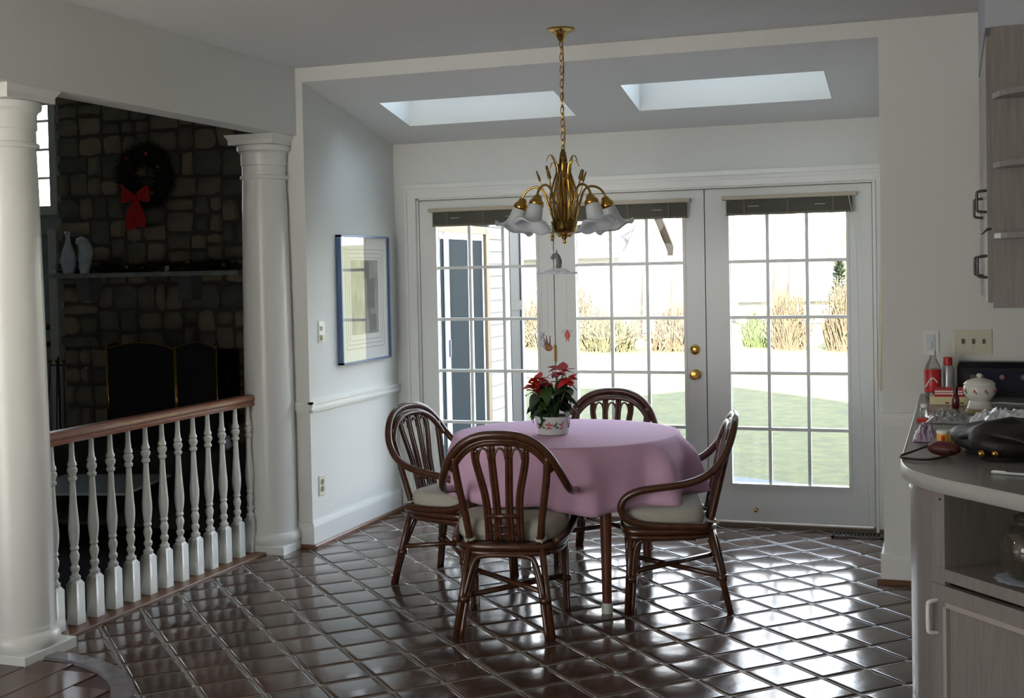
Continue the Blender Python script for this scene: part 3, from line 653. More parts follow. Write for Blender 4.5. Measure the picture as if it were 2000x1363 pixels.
for hi, (hx, hy, hz) in enumerate(heads):
    st = MB().tube(spline([(hx*.15, hy*.15, .07), (hx*.5, hy*.5, hz*.55), (hx, hy, hz-.01)], 4), .004, 6).build('stem', mat('stem_green', (.10, .12, .05), .6), pt, True)
    nb = 8 if hi < 6 else 6
    for k in range(nb):
        a = k*2*PI/nb*1.0+rs.uniform(-.3, .3)+hi; tilt = rs.uniform(-.6, .35)
        ob = link('bract', rs.choice(RL), pt, (hx, hy, hz+rs.uniform(-.006, .006)), (rs.uniform(-.4, .4), tilt, a)); s = rs.uniform(.75, 1.1); ob.scale = (s, s, s)
    m_ = MB()
    for k in range(5): m_.ball((hx+rs.uniform(-.007, .007), hy+rs.uniform(-.007, .007), hz+.006), .004, 6, 4)
    m_.build('flower_bud', mat('bud_yellow', (.3, .3, .05), .6), pt, True)
for k in range(46):
    hx, hy, hz = heads[k % 7]; t = rs.uniform(.52, .95); a = math.atan2(hy, hx)+rs.uniform(-1.5, 1.5) if k % 3 else rs.uniform(0, 2*PI)
    ob = link('leaf', rs.choice(GL), pt, (hx*t*.9, hy*t*.9, hz*t), (rs.uniform(-.5, .5), rs.uniform(.0, .8), a)); s = rs.uniform(.8, 1.1); ob.scale = (s, s, s)

# ------------------------------------------------------------------ rattan armchairs (local: y forward, x right)
def make_chair():
    c = empty('rattan_armchair', (0, 0, 0)); rr = .0172
    half = [(0, -.272, .862), (.08, -.268, .855), (.15, -.258, .825), (.205, -.238, .77), (.243, -.205, .70), (.268, -.14, .632), (.276, -.05, .594), (.278, .06, .576), (.275, .16, .560), (.268, .222, .530), (.262, .246, .485), (.256, .225, .436), (.25, .16, .408), (.243, .05, .398), (.232, -.06, .395), (.215, -.13, .395)]
    full = [(-x, y, z) for x, y, z in half[:0:-1]]+half
    MB().tube(spline(full, 4), rr, 10).build('hoop_arm', RATTAN, c, True)
    # inner back arch
    ih = [(0, -.247, .826), (.075, -.243, .82), (.135, -.235, .795), (.18, -.222, .752), (.21, -.205, .70)]
    MB().tube(spline([(-x, y, z) for x, y, z in ih[:0:-1]]+ih, 5), .0145, 8).build('back_arch', RATTAN, c, True)
    MB().tube(spline([(-x, y-.016, z+.012) for x, y, z in ih[:0:-1]]+[(x, y-.016, z+.012) for x, y, z in ih], 5), .010, 8).build('back_arch_binding', RATTAN, c, True)
    zs = .392
    def backy(z): return -.145-(z-zs)*.235
    for s in (-1, 1):
        p = MB().tube(spline([(s*.198, backy(.765), .765), (s*.188, backy(.66), .66), (s*.163, backy(.5), .5), (s*.15, backy(zs), zs)], 5), .0165, 8).build('back_post', RATTAN, c, True)
        MB().tube([(s*.198-.012*s, backy(.765)-.004, .77), (s*.214, backy(.74)-.004, .745)], .012, 8).build('binding', RATTAN, p, True)
    for x0, x1 in ((-.105, -.068), (-.036, -.026), (.036, .026), (.105, .068)):
        for dx in (-.0065, .0065) if abs(x0) < .05 else (0,):
            pass
        r_ = .0105
        MB().tube(spline([(x0-.0075, backy(.81), .812 if abs(x0) < .05 else .795), (x0*.99-.0075, backy(.74), .74), (x1*1.1-.0075, backy(.6), .6), (x1-.0075, backy(.5), .5), (x1-.0075, backy(zs), zs)], 4), .0095, 8).tube(spline([(x0+.0075, backy(.81), .812 if abs(x0) < .05 else .795), (x0*.99+.0075, backy(.74), .74), (x1*1.1+.0075, backy(.6), .6), (x1+.0075, backy(.5), .5), (x1+.0075, backy(zs), zs)], 4), .0095, 8).build('slat', RATTAN, c, True)
    for xa, xb in ((-.105, -.036), (-.036, .036), (.036, .105)):
        m = (xa+xb)/2; a_ = (xb-xa)/2-.012
        MB().tube([(m+a_*math.cos(t), backy(.78), .755+.045*math.sin(t)) for t in [PI*k/12 for k in range(13)]], .006, 6).build('slat_arch', RATTAN, c, True)
    for z in (.505, .462, .425): MB().tube([(-.07, backy(z), z), (.07, backy(z), z)], .012 if z == .505 else .008, 6).build('lattice_bar', RATTAN, c, True)
    # seat frame
    ring = [(-.15, -.15), (0, -.165), (.15, -.15), (.215, -.06), (.232, .08), (.225, .2), (.17, .232), (0, .24), (-.17, .232), (-.225, .2), (-.232, .08), (-.215, -.06)]
    MB().tube(spline([(x, y, .372) for x, y in ring], 4, True), .017, 8, True).tube(spline([(x*.98, y*.98, .344) for x, y in ring], 4, True), .012, 8, True).build('seat_frame', RATTAN, c, True)
    mb = MB(); out = [(x*.96, y*.96) for x, y in [(p.x, p.y) for p in spline([(x, y, 0) for x, y in ring], 3, True)]]; mb.prism(out, .366, .384); mb.build('seat_deck', RATTAN, c)
    # legs: an outer pole and an inner pole side by side, with bindings
    def leg(top, foot, inner):
        T_, F_ = Vector(top), Vector(foot); I = Vector(inner); m = MB()
        m.tube([F_, F_.lerp(T_, .5), T_], .0145, 8); m.tube(spline([F_+I*.9, (F_+I*.9).lerp(T_+I*1.3, .5), (T_+I*1.5)+Vector((0, 0, -.06))], 4), .0115, 8)
        o_ = m.build('leg', RATTAN, c, True)
        for t in (.42,):
            p = F_.lerp(T_, t); MB().tube([p+I*.45+Vector((0, 0, -.012)), p+I*.45+Vector((0, 0, .012))], .0265, 10).build('binding', RATTAN, o_, True)
        return o_
    R_, Fo = {}, {}
    for s in (-1, 1):
        leg((s*.155, -.145, .375), (s*.205, -.228, 0), (-s*.024, 0.0, 0)); leg((s*.212, .205, .375), (s*.215, .226, 0), (-s*.004, -.024, 0))
    # curved brackets under the frame
    for pth in ([(-.17, -.205, .17), (-.135, -.178, .30), (-.10, -.168, .332), (0, -.168, .338), (.10, -.168, .332), (.135, -.178, .30), (.17, -.205, .17)],):
        MB().tube(spline(pth, 5), .0105, 8).build('bracket', RATTAN, c, True)
    for s in (-1, 1):
        MB().tube(spline([(s*.212, .20, .16), (s*.215, .185, .29), (s*.215, .15, .328), (s*.21, .04, .335), (s*.195, -.08, .335)], 5), .0105, 8).build('bracket', RATTAN, c, True)
    MB().tube(spline([(-.2, .218, .16), (-.185, .222, .29), (-.15, .226, .328), (0, .228, .335), (.15, .226, .328), (.185, .222, .29), (.2, .218, .16)], 5), .0105, 8).build('bracket', RATTAN, c, True)
    for s, dz in ((-1, 0), (1, .02)): MB().tube([(s*.187, -.195, .165+dz), (-s*.205, .21, .165+dz)], .0125, 8).build('cross_stretcher', RATTAN, c, True)
    # cushion
    mb = MB(); pr = [(p.x, p.y) for p in spline([(x, y, 0) for x, y in ring], 3, True)]; N = len(pr)
    lay = [(.90, .386), (.97, .392), (1.0, .402), (1.01, .43), (1.0, .452), (.96, .466), (.85, .474), (.5, .480), (.02, .482)]
    for s, z in lay: mb.v += [(x*s, max(y*s+.008, -.122+.02*abs(z-.43)/.05), z) for x, y in pr]
    for k in range(len(lay)-1):
        for j in range(N): mb.f.append((k*N+j, k*N+(j+1) % N, (k+1)*N+(j+1) % N, (k+1)*N+j))
    mb.f.append(tuple(reversed(range(N)))); mb.f.append(tuple((len(lay)-1)*N+j for j in range(N)))
    cu = mb.build('cushion', CUSH, c, True)
    for s in (-1, 1):
        px_ = s*.152; py_ = -.152
        MB().tube([(px_+.021*math.cos(t), py_+.021*math.sin(t), .405+.004*math.sin(t)) for t in [2*PI*k/12 for k in range(12)]], .006, 6, True).tube([(px_, py_-.02, .405), (px_+s*.012, py_-.034, .398)], .006, 6).build('tie', CUSH, cu, True)
    return c
chair = make_chair()
def place(o, loc, fwd, label):
    o.location = (*loc, 0); o.rotation_euler = (0, 0, math.atan2(-fwd[0], fwd[1])); tag(o, label, 'chair', 'dark rattan armchairs around the dining table')
seats = [((1.243, -2.326), (-.179, .984), 'dark rattan armchair with its lattice back turned to the kitchen'),
         ((1.858, -1.785), (-.974, -.227), 'dark rattan armchair standing before the right glass door, seen in profile'),
         ((.706, -1.665), (.976, -.218), 'dark rattan armchair standing beside the wall with the framed print'),
         ((1.30, -.99), (.06, -.998), 'dark rattan armchair mostly hidden behind table and poinsettia, its back to the middle door')]
for i, (loc, fwd, lab) in enumerate(seats): place(chair if i == 0 else copy_tree(chair), loc, fwd, lab)
# ------------------------------------------------------------------ kitchen
CZ = .914
edge = [(2.912, YF-.003), (2.910, -2.2), (2.906, -3.1)] + [(p.x, p.y) for p in spline([(2.906, -3.2, 0), (2.908, -3.32, 0), (2.937, -3.475, 0), (3.019, -3.62, 0), (3.115, -3.73, 0)], 5)] + [(3.24, -3.872), (3.45, -4.112), (3.545, -4.22)]
def inset(pl, d):
    out = []
    for i, p in enumerate(pl):
        a = Vector(pl[max(0, i-1)]); b = Vector(pl[min(len(pl)-1, i+1)]); t = (b-a).normalized(); nrm = Vector((-t.y, t.x)); out.append((p[0]+nrm.x*d, p[1]+nrm.y*d))
    return out
wt = empty('countertop', (3.2, -2.7, CZ-.045), 0, 'grey laminate kitchen countertop with a rounded corner', 'countertop')
mb = MB(); e0 = inset(edge, .003); back = [(XW-.004, -4.22), (XW-.004, YF-.003)]
mb.prism(e0+back, CZ-.045, CZ-.003); mb2 = inset(edge, .006); mb.prism(mb2+back, CZ-.003, CZ)
mb.v = [(x-3.2, y+2.7, z-CZ+.045) for x, y, z in mb.v]; mb.build('top', COUNTER, wt)
mb = MB(); n = len(edge); e1 = inset(edge, .003)
for p in edge: mb.v += [(p[0]-3.2, p[1]+2.7, .002), (p[0]-3.2, p[1]+2.7, .041)]
for p in e1: mb.v += [(p[0]-3.2, p[1]+2.7, .0), (p[0]-3.2, p[1]+2.7, .0445)]
for i in range(n-1):
    a, b, c, d = 2*i, 2*i+1, 2*(n+i), 2*(n+i)+1; mb.f += [(a, a+2, b+2, b), (b, b+2, d+2, d), (a, c, c+2, a+2)]
mb.build('edge_band', mat('counter_edge', (.40, .42, .41), .3), wt, True)
DV = Vector((.658, -.753, 0)); NV = Vector((-.753, -.658, 0)); P0 = Vector((3.02, -3.62, 0))-NV*.025
# base cabinets along the wall (their fronts face the table), the last one angled with an open niche
def cab_front(y0, y1, label):
    c = empty('base_cabinet', (2.94, (y0+y1)/2, 0), 0, label, 'cabinet', 'base cabinets under the countertop'); h = (y1-y0)/2-.002
    MB().box(.02, .60, -h, h, .1, CZ-.046).build('body', OAK, c); MB().box(.08, .60, -h, h, 0.002, .1).build('toe_kick', BLACK, c)
    d = MB().box(0, .02, -h+.01, h-.01, .12, .68).build('door', OAK, c); MB().tube(spline([(0, h-.06, .56), (-.014, h-.06, .57), (-.014, h-.06, .64), (0, h-.06, .65)], 4), .006, 6).build('handle', NICKEL, d, True)
    d = MB().box(0, .02, -h+.01, h-.01, .70, .85).build('drawer', OAK, c); MB().tube(spline([(0, -.05, .77), (-.014, -.04, .77), (-.014, .04, .77), (0, .05, .77)], 4), .006, 6).build('handle', NICKEL, d, True)
cab_front(-2.0, YF-.01, 'base cabinet under the far end of the countertop'); cab_front(-2.65, -2.0, 'base cabinet under the middle of the countertop'); cab_front(-3.2, -2.65, 'base cabinet next to the rounded corner')
en = empty('corner_cabinet', (3.2, -3.6, 0), 0, 'limed oak end cabinet with an open niche and a panelled door', 'cabinet')
def D(t, o, z): p = P0+DV*t+NV*o; return (p.x-3.2, p.y+3.6, z)
def dbox(mb, t0, t1, o0, o1, z0, z1):
    i = len(mb.v); mb.v += [D(t, o, z) for z in (z0, z1) for o in (o0, o1) for t in (t0, t1)]
    mb.f += [tuple(i+k for k in q) for q in ((0, 2, 3, 1), (4, 5, 7, 6), (0, 1, 5, 4), (2, 6, 7, 3), (0, 4, 6, 2), (1, 3, 7, 5))]; return mb
bo = inset(edge, .028); k0 = 4; cur = [p for p in bo if p[1] <= -3.2 and p[0] < 3.0]
mb = MB(); pts = [(2.934, -3.2)]+[(x, y) for x, y in cur if y < -3.2]+[(D(-.052, 0, 0)[0]+3.2, D(-.052, 0, 0)[1]-3.6)]
for i, (x, y) in enumerate(pts):
    mb.v += [(x-3.2, y+3.6, .09), (x-3.2, y+3.6, CZ-.046), (x-3.2+.02, y+3.6+.012, .09), (x-3.2+.02, y+3.6+.012, CZ-.046)]
    if i: q = 4*(i-1); mb.f += [(q, q+4, q+5, q+1), (q+2, q+3, q+7, q+6), (q, q+2, q+6, q+4), (q+1, q+5, q+7, q+3)]
m = len(pts)-1; mb.f += [(0, 1, 3, 2), (4*m, 4*m+2, 4*m+3, 4*m+1)]; mb.build('curved_panel', OAK, en, auto=.6)
dbox(MB(), -.052, -.002, -.02, .0, .09, CZ-.046).build('stile', OAK, en)
dbox(dbox(MB(), -.002, .62, -.02, .0, .866, CZ-.046), .60, .64, -.02, 0, .09, .866).build('face_frame', OAK, en)
dbox(MB(), -.05, .62, -.33, .004, .61, .645).build('shelf', OAK, en)
dbox(MB(), -.002, .62, -.34, -.33, .645, CZ-.046).build('niche_back', OAKD, en)
dbox(MB(), -.012, -.002, -.33, -.02, .645, CZ-.046).build('niche_side', OAKD, en)
dr = dbox(dbox(dbox(dbox(MB(), -.052, .0, -.018, .006, .1, .596), .0, .60, -.018, .006, .545, .596), .55, .60, -.018, .006, .1, .545), .0, .55, -.018, .006, .1, .15).build('door', OAK, en)
dbox(MB(), .0, .55, -.018, -.004, .15, .545).build('panel', OAK, dr)
dbox(dbox(MB(), -.002, .012, -.004, .0095, .15, .55), .0, .55, -.004, .0095, .535, .55).build('panel_moulding', mat('oak_light', (.38, .35, .33), .35), dr)
MB().tube(spline([D(-.03, .004, .452), D(-.034, .03, .456), D(-.036, .034, .47), D(-.036, .034, .53), D(-.034, .03, .544), D(-.03, .004, .548)], 5), .0065, 8).build('handle', WHITEP, dr, True)
dbox(MB(), .0, .6, -.2, -.03, .0, .09).build('toe_kick', BLACK, en)
MB().prism([(D(-.05, -.03, 0)[0], D(-.05, -.03, 0)[1]), (D(.6, -.35, 0)[0], D(.6, -.35, 0)[1]), (.34, .39), (-.24, .39), (-.245, .3)], .0, .6).build('carcass', OAK, en)
MB().tube([D(-.02, .001, .845), D(-.02, -.002, .845)], .004, 8).build('screw_cap', BLACK, en)
# jar on a doily in the niche
jp = P0+DV*.215-NV*.118; dz = .646
do = empty('doily', (jp.x, jp.y, dz), 0, 'pale blue lace doily under the glass jar', 'doily'); 
MB().lathe([(0, .0), (.09, .0), (.1, .002), (.085, .004), (0, .004)], n=36, wave=lambda q, a, r, z: (r*(1+(.05*math.cos(14*a) if r > .08 else 0)), z)).build('lace', mat('doily_blue', (.42, .5, .62), .8), do)
jr = empty('glass_jar', (jp.x, jp.y, dz+.0045), 0, 'round dark glass jar in the niche of the end cabinet', 'jar')
JG = mat('jar_glass', (.16, .15, .12), .04, spec=.6, trans=.7)
MB().lathe([(0, 0), (.045, 0), (.06, .006), (.08, .04), (.088, .08), (.08, .12), (.06, .148), (.045, .158), (.048, .166)], n=32).build('bowl', JG, jr, True)
MB().lathe([(0, .166), (.046, .166), (.05, .172), (.03, .184), (.012, .19), (.014, .2), (0, .203)], n=24).build('lid', JG, jr, True)
for k in range(9): MB().ball((.045*math.cos(k*2.4)*(k % 3)/2, .045*math.sin(k*2.4)*(k % 3)/2, .03+.011*k), .019, 8, 6).build('candy', mat('candy', (.14, .06, .03), .3, rnd=.6), jr, True)

# upper cabinet with quarter-round end shelves
UX, UY, UZ0, UZ1 = 3.188, -2.5, 1.363, 2.388
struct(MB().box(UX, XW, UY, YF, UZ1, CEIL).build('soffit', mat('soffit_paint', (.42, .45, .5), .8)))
uc = empty('upper_cabinet', (UX, UY, UZ0), 0, 'limed oak upper cabinet with rounded open end shelves', 'cabinet')
H = UZ1-UZ0; W_ = XW-UX; DP = YF-UY
MB().box(.022, W_-.002, .0, DP-.002, 0, H).build('body', OAK, uc)
MB().box(.018, W_-.002, -.016, .0, 0, H).build('end_panel', OAK, uc)
for nm, z0, z1 in (('door', .02, .285), ('door', .295, H-.03)):
    for ya, yb in ((.012, DP/2-.004), (DP/2+.004, DP-.02)):
        d = MB().box(-.0, .02, ya, yb, z0, z1).build(nm, OAK, uc)
        hz = (z0+z1)/2 if z1 < .4 else z0+.1
        hy = ya+.05
        MB().tube(spline([(0, hy, hz-.04), (-.03, hy, hz-.036), (-.034, hy, hz-.02), (-.034, hy, hz+.02), (-.03, hy, hz+.036), (0, hy, hz+.04)], 4), .006, 6).build('handle', mat('dark_handle', (.09, .09, .095), .35, metal=.5), d, True)
for z in (1.637, 1.893, 2.145):
    pl = [(W_-.004, -.016), (.02, -.016)]+[(W_-.004-(W_-.03)*math.cos(t), -.016-.26*math.sin(t)) for t in [PI/2*k/10 for k in range(1, 11)]]
    MB().prism(pl, z-UZ0-.02, z-UZ0).build('end_shelf', OAK, uc)
pl = [(W_-.004, -.016), (.02, -.016)]+[(W_-.004-(W_-.03)*math.cos(t), -.016-.26*math.sin(t)) for t in [PI/2*k/10 for k in range(1, 11)]]

# ------------------------------------------------------------------ clutter on the counter
zt = CZ+.001
CL = mat('clear_plastic', (.7, .72, .7), .08, trans=.8); COLA = mat('cola', (.03, .01, .006), .1); RED = mat('label_red', (.50, .02, .02), .35); YEL = mat('yellow_label', (.75, .42, .04), .4)
b = empty('soda_bottle', (2.975, -1.40, zt), 0, 'plastic soda bottle with a red label in the wall corner', 'bottle')
MB().lathe([(0, 0), (.032, 0), (.036, .01), (.036, .1), (.037, .125), (.03, .155), (.016, .182), (.0135, .19), (.0135, .2), (0, .2)], n=24).build('bottle_body', CL, b, True)
MB().lathe([(0, .004), (.031, .004), (.033, .012), (.033, .1), (0, .1)], n=20).build('soda', COLA, b, True)
MB().lathe([(.0366, .03), (.0372, .032), (.0378, .13), (.0366, .132)], n=24).build('label_band', RED, b, True)
MB().tube([(.0385*math.cos(t), .0385*math.sin(t), .075+.02*math.sin(3*t)) for t in [-2.6+.12*k for k in range(14)]], .003, 5).build('label_swirl', WHITEP, b)
MB().lathe([(0, .198), (.0145, .198), (.0145, .216), (.012, .218), (0, .218)], n=16).build('cap', WHITEP, b)
b = empty('spray_can', (3.04, -1.35, zt), 0, 'grey spray can with a red cap behind the red box', 'can')
MB().lathe([(0, 0), (.026, 0), (.027, .004), (.027, .135), (.022, .147), (0, .147)], n=20).build('can_body', mat('can_grey', (.42, .45, .47), .3, metal=.4), b, auto=.6); MB().lathe([(0, .145), (.02, .145), (.02, .182), (.017, .186), (0, .186)], n=16).build('cap', RED, b, auto=.6)
b = empty('cream_box', (3.05, -1.62, zt), 0, 'long cream carton lying flat under a red box', 'box'); MB().box(-.085, .085, -.05, .05, 0, .034).build('carton', mat('cream_card', (.72, .62, .38), .6), b)
for k in range(3): MB().box(-.02+.03*k, -.004+.03*k, -.0506, -.0500, .004, .012).build('printed_mark', mat('brown_mark', (.2, .1, .04), .6), b)
b = empty('red_box', (3.045, -1.62, zt+.035), 0, 'red box with white stripes lying on the cream carton', 'box'); MB().box(-.06, .06, -.045, .045, 0, .034).build('carton', RED, b)
for z in (.010, .020): MB().box(-.058, .058, -.0458, -.045, z, z+.006).build('stripe', WHITEP, b)
b = empty('sauce_bottle', (3.072, -1.80, zt), 0, 'slim brown bottle with a dark cap before the cream carton', 'bottle')
MB().lathe([(0, 0), (.014, 0), (.016, .004), (.016, .035), (.012, .055), (.008, .065), (0, .065)], n=16).build('bottle_body', mat('brown_glass', (.10, .012, .008), .15), b, True); MB().lathe([(0, .063), (.010, .063), (.010, .09), (0, .092)], n=12).build('cap', BLACK, b)
b = empty('pill_bottle', (2.952, -2.12, zt), 0, 'small clear bottle with a white cap near the counter edge', 'bottle')
MB().lathe([(0, 0), (.014, 0), (.015, .003), (.015, .032), (.011, .037), (0, .037)], n=16).build('bottle_body', CL, b, True); MB().lathe([(0, .036), (.0135, .036), (.0135, .05), (0, .051)], n=14).build('cap', WHITEP, b)
b = empty('red_tin', (2.957, -2.28, zt), 0, 'flat red tin beside the small clear bottle', 'tin'); MB().box(-.03, .03, -.022, .022, 0, .012).build('tin_body', RED, b)
TU = mat('tureen_china', (.66, .67, .62), .18)
b = empty('soup_tureen', (3.165, -1.95, zt), 0, 'white china tureen with painted red flowers and a lid, on a tall foot', 'tureen')
MB().lathe([(0, 0), (.052, 0), (.055, .006), (.046, .03), (.04, .05), (.05, .062), (.062, .08), (.063, .105), (.058, .115), (.055, .115), (.04, .07), (0, .065)], n=32).build('bowl', TU, b, auto=.8)
MB().lathe([(.061, .115), (.064, .118), (.05, .132), (.02, .142), (0, .144)], n=32).build('lid', TU, b, True); MB().lathe([(0, .142), (.008, .144), (.012, .152), (.009, .16), (0, .162)], n=14).build('lid_knob', TU, b, True)
MB().lathe([(.0557, .006), (.054, .012), (.051, .018), (.0525, .01)], n=32).build('gilt_band', mat('gilt', (.4, .3, .12), .35), b, True)
for k in range(9):
    a = k*2*PI/9-1.9; p = (.0635*math.cos(a), .0635*math.sin(a), .093); MB().ball(p, .0075, 8, 5, (.6, .6, 1)).build('painted_flower', mat('flower_red', (.5, .05, .06), .3), b, True)
    MB().ball((.063*math.cos(a+.12), .063*math.sin(a+.12), .084), .005, 6, 4, (.5, .5, 1)).build('painted_leaf', PGN, b, True)
def crumple(name, loc, sx_, sy_, sz_, m, label, cat, seed, n=16):
    r = random.Random(seed); mb = MB()
    for j in range(n+1):
        for i in range(n+1):
            u, v = i/n*2-1, j/n*2-1; d = max(0, 1-(u*u+v*v)**1.5*.6); e = max(0, 1-max(abs(u), abs(v))**4)
            mb.v.append((u*sx_*(1+.15*r.uniform(-1, 1)*e), v*sy_*(1+.15*r.uniform(-1, 1)*e), max(.001, sz_*e*(.35+.65*d)*(.55+.9*r.random()))))
    for j in range(n):
        for i in range(n): k = j*(n+1)+i; mb.f.append((k, k+1, k+n+2, k+n+1))
    o = mb.build(name, m, None, False, loc); return tag(o, label, cat)
crumple('plastic_bag', (3.035, -2.22, zt), .075, .13, .03, mat('grey_plastic', (.32, .33, .33), .25), 'crumpled grey plastic bag beside the tureen', 'bag', 2)
crumple('plastic_wrap', (3.25, -2.3, zt), .13, .16, .045, mat('white_wrap', (.66, .70, .74), .25), 'crumpled white plastic wrap before the tureen', 'wrap', 3)
crumple('candy_bag', (2.972, -2.80, zt), .042, .09, .04, mat('lavender_plastic', (.40, .40, .52), .3, var=.5, vscale=30, col2=(.34, .20, .30)), 'small crumpled lavender bag at the counter edge', 'bag', 4)
mg = empty('magazine', (3.22, -2.62, zt), .1, 'glossy blue magazine lying under the black purse edge', 'magazine'); MB().box(-.13, .13, -.12, .12, 0, .006).build('cover', mat('magazine_blue', (.18, .30, .45), .25, var=.6, vscale=12), mg)
for nm, x, y, m_, lab in (('film_canister', 3.03, -2.96, YEL, 'yellow and red film box can with a white lid beside the purse'), ('yellow_canister', 3.073, -2.93, mat('yellow_plastic', (.78, .45, .03), .4), 'plain yellow canister touching the black purse')):
    b = empty(nm, (x, y, zt), 0, lab, 'canister'); MB().lathe([(0, 0), (.019, 0), (.02, .003), (.02, .042), (0, .042)], n=20).build('can_body', m_, b, auto=.6); MB().lathe([(0, .042), (.021, .042), (.021, .05), (.019, .052), (0, .052)], n=20).build('lid', WHITEP, b, auto=.6)
    if nm == 'film_canister':
        mb = MB()
        for k in range(5): a = -1.9+k*.16; mb.v += [(.0206*math.cos(a), .0206*math.sin(a), .008), (.0206*math.cos(a), .0206*math.sin(a), .036)]
        mb.f = [(2*k, 2*k+2, 2*k+3, 2*k+1) for k in range(4)]; mb.build('label', RED, b)
LEA = mat('black_leather', (.006, .005, .005), .55, bump=.2, bscale=90)
pu = empty('black_purse', (3.27, -3.12, zt), .15, 'large black leather purse slumped on the counter with a brass clasp', 'purse')
mb = MB(); r = random.Random(9); n1, n2 = 22, 12
for j in range(n2+1):
    v = j/n2
    for i in range(n1):
        a = 2*PI*i/n1; lump = (1+.08*math.sin(3*a+1)+.05*math.sin(5*a))*(abs(math.cos(a))**4+abs(math.sin(a))**4)**-.2
        rad = max(.02, max(0, 1-abs(1.9*v-.9)**2.6))**.42 if v > 0 else .82
        mb.v.append((.20*math.cos(a)*lump*rad, .19*math.sin(a)*lump*rad, .105*v*(1+.10*math.sin(2*a+.6)+.08*math.sin(5*a+v*3))))
for j in range(n2):
    for i in range(n1): i2 = (i+1) % n1; mb.f.append((j*n1+i, j*n1+i2, (j+1)*n1+i2, (j+1)*n1+i))
mb.f += [tuple(reversed(range(n1))), tuple(n2*n1+i for i in range(n1))]; mb.build('bag_body', LEA, pu, True)
MB().tube(spline([(-.19, -.02, .06), (-.1, -.19, .085), (.05, -.225, .05), (.2, -.19, .07)], 6), .01, 8).build('flap_edge', LEA, pu, True)
for x in (-.155, -.115): MB().lathe([(0, 0), (.011, 0), (.012, .005), (.006, .01), (0, .011)], (x, -.19, .03), 14, Matrix.Rotation(PI/2, 3, 'X')).build('clasp', BRASS, pu, True)
cs = empty('eyeglass_case', (3.035, -3.20, zt), -.35, 'dark maroon soft case lying before the black purse', 'case')
MB().ball((0, 0, .024), .024, 14, 8, (2.3, 1.3, 1)).build('case_body', mat('maroon_leather', (.07, .012, .010), .5), cs, True)
MB().tube(spline([(-.05, .0, .03), (-.09, -.04, .012), (-.10, -.11, .005), (-.05, -.145, .005), (.0, -.125, .005), (.03, -.06, .01), (.03, -.02, .02)], 6), .004, 6).build('strap', BLACK, cs, True)
pn = empty('pen', (3.235, -3.545, zt), -.3, 'pale slim pen lying by the curved counter edge', 'pen'); MB().tube([(-.07, 0, .004), (.055, 0, .004)], .004, 8).tube([(.055, 0, .004), (.07, 0, .004)], [.004, .001], 8).build('barrel', mat('pen_pale', (.6, .66, .66), .3), pn, True); MB().box(-.065, -.03, -.002, .002, .0082, .0095).build('pocket_clip', NICKEL, pn)
ap = empty('countertop_appliance', (3.315, YF-.055, zt), 0, 'black appliance with a control panel and knobs standing against the wall', 'appliance')
MB().box(-.235, .235, -.05, .05, 0, .13).frust((-.235, .235, -.05, .05), (-.225, .23, -.03, .05), .13, .158).build('housing', mat('appliance_black', (.012, .013, .016), .25), ap)
MB().box(-.20, .22, -.053, -.05, .025, .12).build('control_panel', mat('panel_dark', (.02, .024, .04), .12), ap)
for x in (-.04, .05, .11, .17): MB().lathe([(0, 0), (.014, 0), (.012, .012), (0, .013)], (x, -.053, .09), 14, Matrix.Rotation(PI/2, 3, 'X')).build('knob', mat('knob_grey', (.2, .12, .12), .3), ap, True)
MB().box(-.18, -.12, -.054, -.053, .07, .1).build('display', mat('display', (.12, .08, .06), .3), ap)
wc = empty('white_cord', (3.3, -1.5, zt), 0, 'white cord curling over the counter before the black appliance', 'cord'); MB().tube(spline([(-.12, -.2, .004), (-.05, -.1, .004), (.06, -.12, .004), (.15, .02, .02), (.2, .08, .06)], 8), .004, 6).build('cable', WHITEP, wc, True)

# unseen globe lamp, added to warm the ceiling and columns at left
hp = empty('added_globe_lamp', (-.15, -4.75, 1.95), 0, 'lit globe lamp added out of view to warm the ceiling and columns', 'lamp')
MB().tube([(0, 0, .1), (0, 0, CEIL-1.95)], .006, 8).build('rod', BRASS, hp)
MB().lathe([(0, CEIL-1.95), (.06, CEIL-1.95), (.05, CEIL-1.98), (0, CEIL-1.99)], n=20).build('canopy', BRASS, hp, True)
gm = bpy.data.materials.new('lamp_globe'); gm.use_nodes = True; gb = gm.node_tree.nodes['Principled BSDF']; gb.inputs['Emission Color'].default_value = (1, .88, .74, 1); gb.inputs['Emission Strength'].default_value = 15; gb.inputs['Base Color'].default_value = (.9, .85, .75, 1)
MB().ball((0, 0, 0), .11, 20, 12).build('globe', gm, hp, True)
# ------------------------------------------------------------------ sunken family room with the stone fireplace
FZ = -.46; FY = 2.46; RF = 3.62
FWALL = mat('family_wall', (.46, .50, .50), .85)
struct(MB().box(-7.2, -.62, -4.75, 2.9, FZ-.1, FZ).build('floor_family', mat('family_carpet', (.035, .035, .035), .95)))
struct(MB().box(-7.3, -.50, -4.75, 2.95, RF, RF+.15).build('ceiling_family', CEILM))
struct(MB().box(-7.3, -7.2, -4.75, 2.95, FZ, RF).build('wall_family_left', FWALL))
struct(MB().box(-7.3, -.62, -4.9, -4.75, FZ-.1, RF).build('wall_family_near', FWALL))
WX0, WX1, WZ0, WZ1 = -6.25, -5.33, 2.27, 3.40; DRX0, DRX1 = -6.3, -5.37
struct(MB().box(-7.2, WX0, 2.76, 2.95, FZ, RF).box(WX1, -.62, 2.76, 2.95, FZ, RF).box(WX0, WX1, 2.76, 2.95, WZ1, RF).box(WX0, WX1, 2.76, 2.95, 1.985, WZ0).box(WX0, DRX1, 2.86, 2.95, FZ, 1.985).box(DRX1, WX1, 2.76, 2.95, FZ, 1.985).build('wall_family_end', FWALL))
